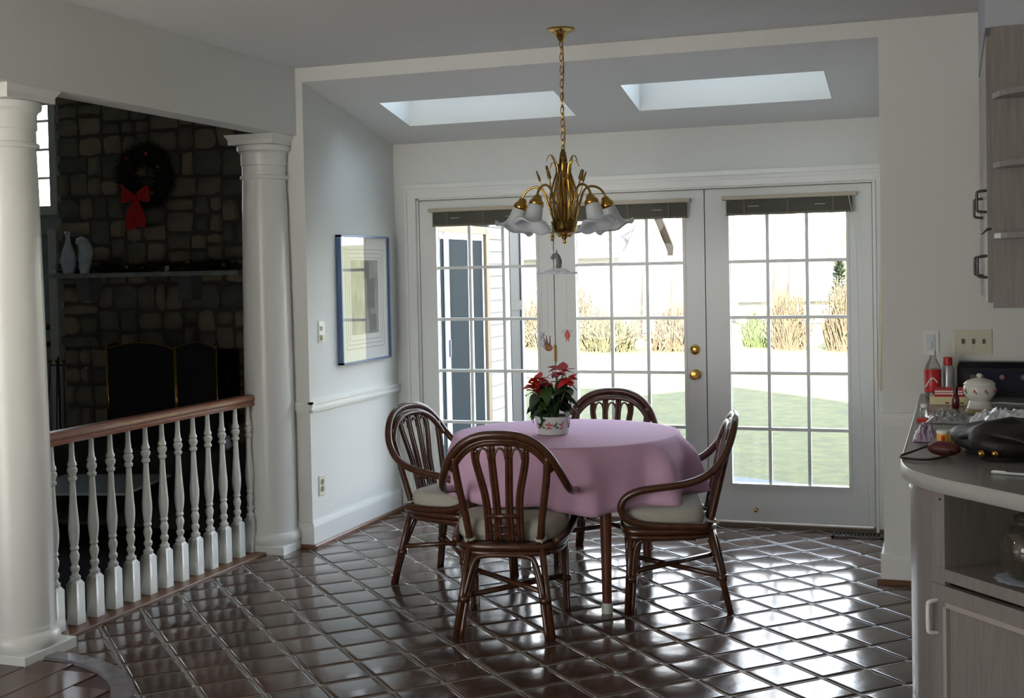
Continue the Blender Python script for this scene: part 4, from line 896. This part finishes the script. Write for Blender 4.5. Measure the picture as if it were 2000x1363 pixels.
struct(MB().box(-.66, -.56, -4.75, YF, CEIL+.1, RF).box(-.60, -.49, YF-.02, 0.14, CEIL-.02, RF).build('wall_upper', FWALL))
struct(MB().box(-.62, -.535, -4.2, -.6, FZ-.1, -.006).build('wall_riser', FWALL))
wn = empty('window_2', ((WX0+WX1)/2, 2.76, WZ0)); wn['kind'] = 'structure'; hw = (WX1-WX0)/2; hh = WZ1-WZ0
MB().box(-hw-.08, -hw, -.02, .0, -.09, hh+.08).box(hw, hw+.08, -.02, .0, -.09, hh+.08).box(-hw, hw, -.02, .0, hh, hh+.08).box(-hw-.09, hw+.09, -.03, 0, -.09, -.0).build('window_casing', TRIM, wn)
for k in range(3):
    for j in range(4):
        MB().box(-hw+k*2*hw/3+.01, -hw+(k+1)*2*hw/3-.01, .06, .064, j*hh/4+.01, (j+1)*hh/4-.01).build('pane', GLASS, wn)
for k in range(1, 3): MB().box(-hw+k*2*hw/3-.012, -hw+k*2*hw/3+.012, .045, .08, 0, hh).build('muntin', TRIM, wn)
for j in range(1, 4): MB().box(-hw, hw, .045, .08, j*hh/4-.012, j*hh/4+.012).build('muntin', TRIM, wn)
dn = empty('door_4', ((DRX0+DRX1)/2, 2.8, FZ)); dn['kind'] = 'structure'; dw = (DRX1-DRX0)/2
FDOOR = mat('family_door', (.30, .36, .40), .5)
MB().box(-dw, dw, 0, .04, 0.005, 2.42).build('door_leaf', FDOOR, dn)
MB().box(dw, dw+.10, -.065, -.04, 0, 2.5).box(-dw-.1, -dw, -.065, -.04, 0, 2.5).build('door_casing', TRIM, dn)
for z in (1.53, 1.36): MB().lathe([(0, 0), (.03, 0), (.012, .012), (.012, .03), (.028, .045), (0, .06)], (dw-.06, 0, z), 14, Matrix.Rotation(PI/2, 3, 'X')).build('knob', DBRASS, dn, True)
# stones
fp = empty('stone_fireplace', (-3.8, FY, FZ), 0, 'tall fieldstone fireplace wall with a firebox and raised hearth', 'fireplace'); fp['kind'] = 'structure'
SX0, SX1, SZ1 = -5.0, -2.55, RF-FZ; FBX0, FBX1, FBZ0, FBZ1 = -4.12, -3.06, .50, 1.34
ox = -3.8
MB().box(SX0+.03-ox, FBX0-ox, .0, .28, 0, SZ1).box(FBX1-ox, SX1-ox, .0, .28, 0, SZ1).box(FBX0-ox, FBX1-ox, .0, .28, FBZ1, SZ1).box(FBX0-ox, FBX1-ox, .0, .28, 0, FBZ0).build('masonry', MORTAR, fp)
MB().box(FBX0-ox-.02, FBX1-ox+.02, .22, .27, FBZ0-.05, FBZ1+.05).build('firebox_back', BLACK, fp)
MB().box(SX0-ox+.05, -2.7-ox, -.75, -.03, .36, .51).box(SX0-ox+.08, -2.72-ox, -.70, -.03, 0, .36).build('hearth', mat('hearth_stone', (.06, .06, .055), .8, var=.4), fp)
rs = random.Random(21); rects = []
def split(x0, x1, z0, z1, dpt=0):
    w_, h_ = x1-x0, z1-z0
    if (w_ < .44 and h_ < .26 and (w_*h_ < .07 or rs.random() < .12)) or w_*h_ < .028 or dpt > 12: rects.append((x0, x1, z0, z1)); return
    if w_ > h_*1.5 or (w_ > h_*.9 and rs.random() < .5): t = rs.uniform(.36, .64); m_ = x0+w_*t; split(x0, m_, z0, z1, dpt+1); split(m_, x1, z0, z1, dpt+1)
    else: t = rs.uniform(.36, .64); m_ = z0+h_*t; split(x0, x1, z0, m_, dpt+1); split(x0, x1, m_, z1, dpt+1)
for r_ in ((SX0, FBX0, 0, FBZ1), (FBX1, SX1, 0, FBZ1), (SX0, SX1, FBZ1, FBZ1+.6), (SX0, SX1, FBZ1+.6, SZ1)): split(*r_)
for x0, x1, z0, z1 in rects:
    if z1 < .45 and x0 > -4.8: continue
    g = .013; cx_, cz_ = (x0+x1)/2, (z0+z1)/2; hw_, hh_ = (x1-x0)/2-g, (z1-z0)/2-g; J = lambda a: rs.uniform(-a, a)
    pts = []
    for sx_, sz_ in ((-1, -1), (0, -1), (1, -1), (1, 0), (1, 1), (0, 1), (-1, 1), (-1, 0)):
        cutc = .12 if sx_ and sz_ else 0
        pts.append((sx_*hw_*(1-cutc*rs.random()*1.6)+J(.012), sz_*hh_*(1-cutc*rs.random()*1.6)+J(.010)))
    dp = rs.uniform(.015, .05); mb = MB()
    mb.v = [(x, .06, z) for x, z in pts]+[(x, -dp*.55, z) for x, z in pts]+[(x*.80+J(.006), -dp+J(.006), z*.76+J(.006)) for x, z in pts]
    mb.f = [tuple(range(16, 24))]+[(a+k, a+(k+1) % 8, a+8+(k+1) % 8, a+8+k) for a in (0, 8) for k in range(8)]
    mb.build('stone', STONE, fp, loc=(cx_-ox, 0, cz_), auto=.9)
MB().box(-4.98-ox, -2.885-ox, -.26, .0, 1.552-FZ, 1.592-FZ).build('mantel_shelf', SLATE, fp)
for x in (-4.59, -3.48): MB().box(x-.07-ox, x+.07-ox, -.20, 0, 1.34-FZ, 1.552-FZ).build('corbel', mat('corbel_stone', (.16, .18, .175), .7), fp)
MZ = 1.593
def needles(mb, path, r, n, L_, rs):
    N = len(path)
    for k in range(n):
        t = rs.random()*(N-1); i = int(t); p = path[i].lerp(path[min(i+1, N-1)], t-i); d = Vector((rs.gauss(0, 1), rs.gauss(0, 1), rs.gauss(0, 1))).normalized()
        p = p+d*r*rs.random()**.6; e = (d+Vector((rs.gauss(0, .5), rs.gauss(0, .5), rs.gauss(0, .5)))).normalized(); q = p+e*L_*rs.uniform(.6, 1.2); s = e.cross(Vector((rs.gauss(0, 1), rs.gauss(0, 1), rs.gauss(0, 1)))).normalized()*.005
        i0 = len(mb.v); mb.v += [tuple(p-s), tuple(p+s), tuple(q)]; mb.f.append((i0, i0+1, i0+2))
rs = random.Random(3)
wr = empty('christmas_wreath', (-3.935, FY-.11, 2.475), 0, 'round dark evergreen wreath with a red bow hung on the stone wall', 'wreath')
path = [Vector((.205*math.cos(t), 0, .205*math.sin(t))) for t in [2*PI*k/40 for k in range(41)]]; mb = MB().tube(path[:-1], .07, 8, True); needles(mb, path, .095, 3600, .06, rs); f_ = mb.build('foliage', PINE, wr); f_['kind'] = 'stuff'
ORN = [mat('ornament_red', (.35, .05, .02), .3), mat('ornament_gold', (.5, .35, .08), .25, metal=.7)]
for k, a in enumerate((2.25, .35, 3.6, 4.3, 1.2, 5.4)): MB().ball((.21*math.cos(a), -.085, .21*math.sin(a)), .022, 10, 6).build('ornament', ORN[k % 2], wr, True)
def ribbon(mb, pts, wds, thick=.004):
    n = len(pts)
    for j, (p, w_) in enumerate(zip(pts, wds)):
        p = Vector(p); t = (Vector(pts[min(j+1, n-1)])-Vector(pts[max(j-1, 0)])).normalized(); s = t.cross(Vector((0, -1, 0))).normalized()*w_
        mb.v += [tuple(p-s), tuple(p+s), tuple(p+s+Vector((0, thick, 0))), tuple(p-s+Vector((0, thick, 0)))]
        if j: i = len(mb.v)-8; mb.f += [(i+q, i+(q+1) % 4, i+4+(q+1) % 4, i+4+q) for q in range(4)]
    i = len(mb.v)-4; k = i-4*(n-1); mb.f += [(k, k+1, k+2, k+3), (i, i+3, i+2, i+1)]
    return mb
bw = MB().ball((-.03, -.115, -.2), .035, 10, 6, (1, .7, 1)).build('bow_knot', REDV, wr, True); bw['label'] = 'red bow knot'
for s in (-1, 1): ribbon(MB(), [(-.03, -.11, -.2), (-.03+s*.06, -.13, -.185), (-.03+s*.12, -.125, -.175), (-.03+s*.155, -.115, -.172)], [.02, .05, .075, .07]).build('bow_loop', REDV, bw)
for s, l in ((-1, .0), (1, .02)): ribbon(MB(), [(-.03, -.11, -.21), (-.03+s*.03, -.12, -.3), (-.035+s*.06, -.115, -.4), (-.035+s*.05, -.11, -.49+l)], [.02, .04, .055, .05]).build('bow_tail', REDV, bw)
gd = empty('mantel_garland', (-3.95, FY-.16, MZ), 0, 'dark evergreen garland with gold ornaments along the mantel shelf', 'garland')
path = [Vector((x, .10+.02*math.sin(7*x), .035+.015*math.sin(11*x))) for x in [-1.0+.04*k for k in range(51)]]; mb = MB(); needles(mb, path, .05, 2600, .05, rs)
for v in range(len(mb.v)): x, y, z = mb.v[v]; mb.v[v] = (x, y, max(z, .002))
f_ = mb.build('foliage', PINE, gd); f_['kind'] = 'stuff'
for x, z in ((-.17, .05), (.49, .085), (.86, .05)): MB().ball((x, .0, z), .024, 10, 6).build('ornament', ORN[1], gd, True)
for x, y, lab in ((-3.65, FY-.22, 'short white candle beside the gold ornament on the mantel'),):
    c = empty('candle', (x, y, MZ), 0, lab, 'candle'); MB().lathe([(0, 0), (.022, 0), (.022, .05), (.018, .053), (0, .05)], n=14).build('wax', mat('wax', (.5, .52, .45), .5), c, True)
    MB().tube([(0, 0, .05), (0, 0, .062)], .0015, 5).build('wick', BLACK, c)
CER = mat('blue_white_ceramic', (.80, .86, .92), .15, var=.35, vscale=14, col2=(.5, .6, .78))
v = empty('slim_vase', (-4.735, FY-.21, MZ), 0, 'pale slim-necked ceramic vase on the mantel', 'vase'); MB().lathe([(0, 0), (.045, 0), (.055, .02), (.07, .08), (.073, .13), (.062, .2), (.038, .26), (.024, .3), (.022, .35), (.03, .385), (.024, .388), (.016, .35), (0, .33)], n=24).build('vase_body', CER, v, True); MB().lathe([(.03, .383), (.033, .387), (.029, .391), (.026, .387)], n=20).build('lip', CER, v, True)
v = empty('bird_figurine', (-4.555, FY-.21, MZ), 0, 'pale blue ceramic bird with a bowed head beside the slim vase', 'figurine')
MB().tube(spline([(.0, 0, 0), (.0, 0, .06), (.012, 0, .14), (.02, 0, .2), (.01, 0, .26), (-.02, 0, .3), (-.05, 0, .3), (-.07, 0, .275)], 5), [.045]*4+[.055]*4+[.063]*4+[.066]*4+[.062]*4+[.055]*4+[.045]*4+[.035]*4+[.028]*3+[.015], 12).build('bird_body', CER, v, True)
MB().tube([(-.07, 0, .28), (-.1, 0, .255)], [.014, .002], 8).build('beak', ORN[1], v, True)
# screen with brass edges
fs = empty('fireplace_screen', (-3.65, 2.0, .052), 0, 'folding black mesh fireplace screen with arched brass edges', 'screen')
MESH = mat('screen_mesh', (.006, .006, .007), .5)
def panel(xa, ya, xb, yb, h, ar):
    A, B = Vector((xa, ya, 0)), Vector((xb, yb, 0)); top = [A.lerp(B, t)+Vector((0, 0, h+ar*math.sin(PI*t)**.8)) for t in [k/14 for k in range(15)]]
    pn_ = MB(); 
    pn_.v = [tuple(A.lerp(B, k/14)+Vector((0, 0, .02))) for k in range(15)]+[tuple(p) for p in top]; pn_.f = [(k, k+1, 16+k, 15+k) for k in range(14)]
    o = pn_.build('panel', MESH, fs); so_ = o.modifiers.new('thickness', 'SOLIDIFY'); so_.thickness = .004
    MB().tube(top, .007, 6).build('arch_edge', BRASS, o, True)
    for P_ in (A, B): MB().tube([P_, P_+Vector((0, 0, h+.01))], .009, 8).ball(tuple(P_+Vector((0, 0, h+.016))), .013, 8, 6).build('post', BRASS, o, True)
panel(-.56, .3, -.50, 0.0, .85, .05); panel(-.49, 0, .22, 0, .85, .06); panel(.235, 0, .61, .06, .85, .06)
tl = empty('fireplace_tools', (-4.72, 2.05, .052), 0, 'dark iron fireplace tool stand beside the brass-edged screen', 'tool stand')
MB().lathe([(0, 0), (.1, 0), (.1, .012), (.02, .02), (0, .02)], n=20).build('base', BLACK, tl); MB().tube([(0, 0, .02), (0, 0, .78)], .009, 8).build('pole', BLACK, tl); MB().tube([(-.08, 0, .7), (.08, 0, .7)], .007, 6).build('crossbar', BLACK, tl)
for x, dx in ((-.075, -.04), (.0, 0), (.075, .02)):
    t_ = MB().tube([(x+dx, -.05, .06), (x, -.02, .72)], .006, 6).build('tool', BLACK, tl); MB().ball((x, -.02, .74), .018, 8, 6).build('tool_knob', DBRASS, t_, True)
pl_ = empty('potted_plant', (-2.84, 2.16, .052), 0, 'dark leafy houseplant in a basket beside the fireplace screen', 'plant')
MB().lathe([(0, 0), (.11, 0), (.14, .2), (.13, .2), (.1, .02), (0, .02)], n=20).build('basket', mat('basket', (.12, .09, .06), .8), pl_, True)
PLM = leaf_mesh('leaf', .30, .055, mat('house_leaf', (.018, .05, .016), .6, rnd=.5), .6)
for k in range(26):
    a = k*2.4; o = link('leaf', PLM, pl_, (.03*math.cos(a), .03*math.sin(a), .2+.022*k), (0, -.9+.045*k, a)); s = rs.uniform(.32, .55); o.scale = (s, s, s)
MB().tube([(0, 0, .02), (.01, 0, .8)], .012, 6).build('stem', mat('plant_stem', (.09, .05, .03), .7), pl_)
pb = empty('china_jug', (-2.83, 1.84, .052), 0, 'small pale china jug on the hearth beside the houseplant', 'jug'); MB().lathe([(0, 0), (.04, 0), (.055, .03), (.055, .06), (.035, .1), (.042, .12), (.036, .12), (0, .03)], n=18).build('jug_body', CER, pb, True); MB().tube(spline([(.035, 0, .1), (.075, 0, .09), (.075, 0, .05), (.052, 0, .04)], 5), .006, 6).build('handle', CER, pb, True)
ct = empty('coffee_table', (-3.46, .9, FZ), math.atan2(.2, .9), 'low coffee table with a pale grey top beyond the balusters', 'table')
MB().box(-.46, .46, -.44, .44, .34, .36).build('table_top', mat('pale_table_top', (.50, .55, .56), .3), ct)
for sx_ in (-1, 1):
    for sy_ in (-1, 1): MB().box(sx_*.4-.03, sx_*.4+.03, sy_*.38-.03, sy_*.38+.03, 0, .34).build('leg', BLACK, ct)
MB().box(-.4, .4, -.38, .38, .1, .12).build('lower_shelf', BLACK, ct)

# ------------------------------------------------------------------ outside: the wing of the house seen through the doors
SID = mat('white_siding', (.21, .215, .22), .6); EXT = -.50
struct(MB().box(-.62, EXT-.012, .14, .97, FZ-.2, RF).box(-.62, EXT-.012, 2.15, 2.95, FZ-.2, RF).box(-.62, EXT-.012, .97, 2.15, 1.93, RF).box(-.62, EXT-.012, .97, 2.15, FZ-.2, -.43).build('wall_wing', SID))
wing = empty('siding', (EXT, 2.3, 0), 0, 'white clapboard siding of the house wing outside the left glass door', 'siding'); wing['kind'] = 'structure'
k = 0; z = -.5; bd = None
while z < 2.9:
    mb = MB(); mb.v = [(-.012, -.16, 0), (-.012, .20, 0), (.008, .20, 0), (.008, -.16, 0), (-.012, -.16, .102), (-.012, .20, .102), (-.006, .20, .102), (-.006, -.16, .102)]
    mb.f = [(0, 1, 2, 3), (4, 7, 6, 5), (3, 2, 6, 7), (0, 4, 5, 1), (0, 3, 7, 4), (1, 5, 6, 2)]
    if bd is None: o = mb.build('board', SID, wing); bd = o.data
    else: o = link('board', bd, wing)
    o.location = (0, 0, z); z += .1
struct(MB().box(EXT-.012, EXT+.012, 2.5, 2.6, -.6, 3.2).box(EXT-.012, EXT+.014, 2.90, 2.965, -.6, 3.2).build('trim_8', TRIM))
sh_ = empty('shutter', (EXT, 2.75, -.3), 0, 'dark blue-grey panelled shutter at the corner of the wing', 'shutter'); SHM = mat('shutter_blue', (.012, .015, .022), .5)
MB().box(-.01, .02, -.15, -.12, 0, 3.2).box(-.01, .02, .12, .15, 0, 3.2).box(-.01, .02, -.12, .12, 0, .05).box(-.01, .02, -.12, .12, 3.15, 3.2).build('frame', SHM, sh_)
MB().box(-.008, .012, -.12, .12, .05, 3.15).build('flat_panel', SHM, sh_)
MB().box(.012, .02, -.12, .12, 1.5, 1.58).build('cross_rail', SHM, sh_)
sd_ = empty('sliding_door', (EXT, 1.6, -.42), 0, 'white framed sliding glass door with a dark handle in the house wing', 'sliding door')
Zt = 1.835+.42
def sash(y0, y1, x, st=.05):
    s_ = MB().box(x, x+.008, y0, y0+st, 0, Zt).box(x, x+.008, y1-st, y1, 0, Zt).box(x, x+.008, y0+st, y1-st, Zt-.05, Zt).box(x, x+.008, y0+st, y1-st, 0, .1).build('sash', TRIM, sd_)
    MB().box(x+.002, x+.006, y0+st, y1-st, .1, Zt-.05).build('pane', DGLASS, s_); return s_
sash(-.62, -.30, -.016, .01); s1 = sash(-.405, .08, -.006, .012); MB().box(.0021, .004, -.400, -.325, 0, Zt).build('sash_stile', TRIM, s1); sash(.02, .44, -.016, .03)
MB().box(.004, .016, -.36, -.335, 1.32, 1.45).build('handle', mat('slider_handle', (.06, .08, .12), .4), s1)
MB().box(-.04, .012, .455, .53, 0, Zt+.06).box(-.04, .012, -.53, .46, Zt, Zt+.06).build('jamb', mat('jamb_tan', (.17, .13, .085), .5), sd_)
struct(MB().box(-.70, -.63, .9, 2.2, FZ, 2.0).build('wall_curtain', mat('dark_drape', (.05, .06, .065), .9)))

# ------------------------------------------------------------------ yard
GZ = -.27
def grass_mat():
    m = mat('lawn_grass', (.070, .070, .015), .95, var=.5, vscale=6, col2=(.034, .037, .008), bump=.9, bscale=34); return m
bm = bmesh.new(); bmesh.ops.create_grid(bm, x_segments=60, y_segments=60, size=1)
for v in bm.verts:
    x = v.co.x*70-5; y = v.co.y*60+60; v.co = (x, y+.2, GZ-(.0) - .018*max(0, y-14) + 2.6*max(0, (y-45)/60)**1.3*2 + .1*math.sin(x*.3)*math.sin(y*.2)*min(1, max(0, y-14)/10))
me = bpy.data.meshes.new('lawn'); bm.to_mesh(me); bm.free(); me.materials.append(grass_mat()); me.polygons.foreach_set('use_smooth', [True]*len(me.polygons))
struct(link('ground_lawn', me))
def gz(y): return GZ-.018*max(0, y-14)+2.6*max(0, (y-45)/60)**1.3*2
pat = MB().prism([(-.48, .2), (3.4, .2), (3.4, 1.4), (2.07, 2.11), (1.41, 2.39), (.87, 2.63), (.2, 2.9), (-.48, 3.0)], GZ-.02, -.11).build('patio_slab', mat('patio_blue', (.03, .043, .062), .7, var=.2)); struct(pat)
# roof of this house: it casts the gable shadow on the lawn
ROOF = mat('roof_shingle', (.08, .07, .07), .9)
def roof(x, h, m_, half, y0, y1):
    mb = MB()
    for s in (-1, 1):
        k = len(mb.v); a = [(x, y0, h), (x, y1, h), (x+s*half, y1, h-m_*half), (x+s*half, y0, h-m_*half)]
        mb.v += a+[(p[0], p[1], p[2]+.15) for p in a]; mb.f += [(k, k+1, k+2, k+3), (k+4, k+7, k+6, k+5)]+[(k+j, k+4+j, k+4+(j+1) % 4, k+(j+1) % 4) for j in range(4)]
    return mb
struct(roof(1.75, 6.3, .66, 3.6, -12, -1.15).build('roof_main', ROOF))
mb = MB(); mb.v = [(-.5, -1.16, CEIL+.14), (4.0, -1.16, CEIL+.14), (5.2, -1.16, 4.03), (1.75, -1.16, 6.3), (-1.7, -1.16, 4.03)]; mb.v += [(x, y-.1, z) for x, y, z in mb.v]; mb.f = [(0, 1, 2, 3, 4), (9, 8, 7, 6, 5)]+[(k, (k+1) % 5, 5+(k+1) % 5, 5+k) for k in range(5)]
struct(mb.build('wall_gable', SID))
struct(MB().box(-7.6, -.3, -5, 3.2, RF+.15, RF+.2).build('roof_wing', ROOF))
# neighbours' house
nb = empty('neighbour_house', (-9, 33, gz(33)), 0, 'white neighbour house with a low brown roof beyond the lawn', 'house')
NW = mat('house_white', (.30, .30, .29), .7); b0_ = gz(33)
MB().box(-5, 2.35, -3, 4, 0, 2.75).build('wall', NW, nb)
mb = MB(); mb.v = [(-5.3, -3.4, 2.6), (2.6, -3.4, 2.6), (2.6, .5, 4.7), (-5.3, .5, 4.7), (2.6, 4.4, 2.6), (-5.3, 4.4, 2.6)]; mb.v += [(x, y, z+.12) for x, y, z in mb.v]; mb.f = [(0, 1, 2, 3), (3, 2, 4, 5), (6, 9, 8, 7), (9, 11, 10, 8), (0, 6, 7, 1), (1, 7, 8, 2), (2, 8, 10, 4), (4, 10, 11, 5), (5, 11, 9, 3), (3, 9, 6, 0)]
mb.build('roof', mat('house_roof', (.058, .042, .036), .8), nb)
mb = MB(); mb.v = [(2.35, -3, 2.75), (2.35, 4, 2.75), (2.35, .5, 4.65), (2.25, -3, 2.75), (2.25, 4, 2.75), (2.25, .5, 4.65)]; mb.f = [(0, 1, 2), (5, 4, 3), (0, 3, 4, 1), (1, 4, 5, 2), (2, 5, 3, 0)]; mb.build('gable', NW, nb)
MB().box(-5.3, 2.55, -3.45, -3.38, 2.5, 2.62).build('gutter', NW, nb)
for x in (-3.5, -1.2): w1 = MB().box(x-.5, x+.5, -3.04, -3, .9, 2.2).build('window', TRIM, nb); MB().box(x-.42, x+.42, -3.05, -3.04, .98, 2.12).build('pane', DGLASS, w1)
sh2 = empty('garden_shed', (-3.2, 46, gz(46)), .2, 'distant grey-roofed outbuilding beyond the trees', 'shed')
MB().box(-2.4, 2.4, -1.5, 1.5, 0, 1.0).build('wall', NW, sh2); mb = MB(); mb.v = [(-2.7, -1.8, .9), (2.7, -1.8, .9), (2.7, 1.8, .9), (-2.7, 1.8, .9), (-1.2, 0, 2.6), (1.2, 0, 2.6)]; mb.f = [(0, 1, 5, 4), (1, 2, 5), (2, 3, 4, 5), (3, 0, 4), (3, 2, 1, 0)]; mb.build('roof', mat('shed_roof', (.045, .047, .055), .8), sh2)
BARK = mat('bark', (.06, .048, .038), .9, var=.5, vscale=6); DBARK = mat('dark_bark', (.02, .016, .012), .9, var=.4, vscale=6)
def tree(x, y, h, r, m_, label, seed, lean=(0, 0), fork=.45, group='bare winter trees in the yard'):
    t = empty('bare_tree', (x, y, gz(y)-.05), 0, label, 'tree', group); rs_ = random.Random(seed)
    top = Vector((lean[0], lean[1], h*fork))
    MB().tube([(0, 0, 0), (lean[0]*.4+.05*r, lean[1]*.4, h*fork*.5), top], [r*1.35, r, r*.85], 10).build('trunk', m_, t, True)
    mb = MB()
    def br(p, d, L_, r_, dep):
        q = p+d*L_; m2 = p+d*L_*.5+Vector((rs_.gauss(0, .06), rs_.gauss(0, .06), rs_.gauss(0, .03)))*L_
        mb.tube([p, m2, q], [r_, r_*.8, r_*.6], 5 if dep < 2 else 4)
        if dep >= 4: return
        for k in range(2 if dep else 3): br(q, (d+Vector((rs_.gauss(0, .55), rs_.gauss(0, .55), rs_.uniform(-.1, .5)))).normalized(), L_*rs_.uniform(.6, .85), r_*.58, dep+1)
        if dep: br(m2, (d+Vector((rs_.gauss(0, .8), rs_.gauss(0, .8), rs_.uniform(0, .4)))).normalized(), L_*.5, r_*.4, dep+2)
    for k in range(3): br(top, Vector((rs_.gauss(0, .4), rs_.gauss(0, .4), 1)).normalized(), h*.22, r*.6, 0)
    mb.build('branches', m_, t, True)
tree(-3.6, 24, 10, .20, BARK, 'stout pale bare tree trunk right of the white neighbour house', 1, (.35, 0), .5)
tree(-3.0, 25.5, 9, .14, BARK, 'slimmer pale bare tree leaning beside the stout trunk', 2, (-.5, 0), .4)
tree(-1.15, 24.5, 11, .2, BARK, 'forked bare tree behind the right glass door', 3, (.3, 0), .32)
tree(-1.95, 21.5, 6.5, .05, DBARK, 'thin dark bare sapling behind the right glass door', 4, (-.25, 0), .55)
tree(-5.4, 27, 9, .13, BARK, 'bare tree before the white wall of the neighbour house', 5, (.2, 0), .4)
for k, (x, y) in enumerate(((-8.6, 52), (-2.6, 56), (1.9, 49), (-15, 50))): tree(x, y, 12+k % 3, .17, BARK, 'far bare tree in the pale woodland at the back of the yard', 10+k, (.2*(k % 3-1), 0), .4, 'far woodland trees')
def shrub(x, y, w_, h_, m_, label, seed, n=420, group='tan twiggy shrubs'):
    s_ = empty('twiggy_shrub', (x, y, gz(y)-.02), 0, label, 'shrub', group); rs_ = random.Random(seed); mb = MB()
    for k in range(n):
        a = rs_.uniform(0, 2*PI); p = Vector((w_*.5*rs_.random()*math.cos(a), w_*.4*rs_.random()*math.sin(a), 0)); q = p+Vector((rs_.gauss(0, .3)*w_*.7, rs_.gauss(0, .3)*w_*.6, h_*rs_.uniform(.35, 1))); m2 = (p+q)/2+Vector((rs_.gauss(0, .06), rs_.gauss(0, .06), .08)); mb.tube([p, m2, q], [.014, .01, .004], 3)
    mb.build('twigs', m_, s_)
TWIG = mat('twig_tan', (.075, .055, .028), .9, var=.4, vscale=3); TWIG2 = mat('twig_olive', (.06, .054, .022), .9, var=.4, vscale=3)
shrub(-5.6, 21, 1.6, 1.9, TWIG, 'wide tan twiggy shrub before the white neighbour house', 1, 700); shrub(-4.35, 20.2, 1.2, 1.15, TWIG2, 'low olive shrub beside the wide tan shrub', 2)
shrub(-2.95, 20.6, 1.2, 1.3, TWIG, 'tan shrub at the foot of the stout pale tree', 3); shrub(-.55, 22, .95, 1.5, TWIG, 'tan shrub behind the right glass door under the forked tree', 4); shrub(.75, 21.8, 1.0, 1.7, TWIG, 'tan shrub in front of the small evergreen', 5)
shrub(-1.4, 22.6, .6, 1.1, mat('twig_green', (.035, .05, .012), .8), 'small yellow-green shrub beside the dark sapling', 6, 240); shrub(-7.4, 22, 1.5, 1.6, TWIG, 'tan shrub furthest along the house wing', 7, 500)
ev = empty('evergreen_tree', (.48, 23.5, gz(23.5)), 0, 'small dark green conifer above the tan shrubs', 'tree'); mb = MB(); rs_ = random.Random(8)
for k in range(1500):
    h_ = rs_.random(); r_ = .42*(1-h_)**.8*rs_.random()**.5+.02; a = rs_.uniform(0, 2*PI); p = Vector((r_*math.cos(a), r_*math.sin(a), .35+h_*1.75)); q = p+Vector((math.cos(a)*.12, math.sin(a)*.12, rs_.uniform(-.02, .1))); s = Vector((-math.sin(a), math.cos(a), 0))*.025
    i = len(mb.v); mb.v += [tuple(p-s), tuple(p+s), tuple(q)]; mb.f.append((i, i+1, i+2))
f_ = mb.build('foliage', mat('conifer', (.02, .035, .014), .8), ev); f_['kind'] = 'stuff'; MB().tube([(0, 0, 0), (0, 0, 2.0)], [.05, .01], 6).build('trunk', DBARK, ev)
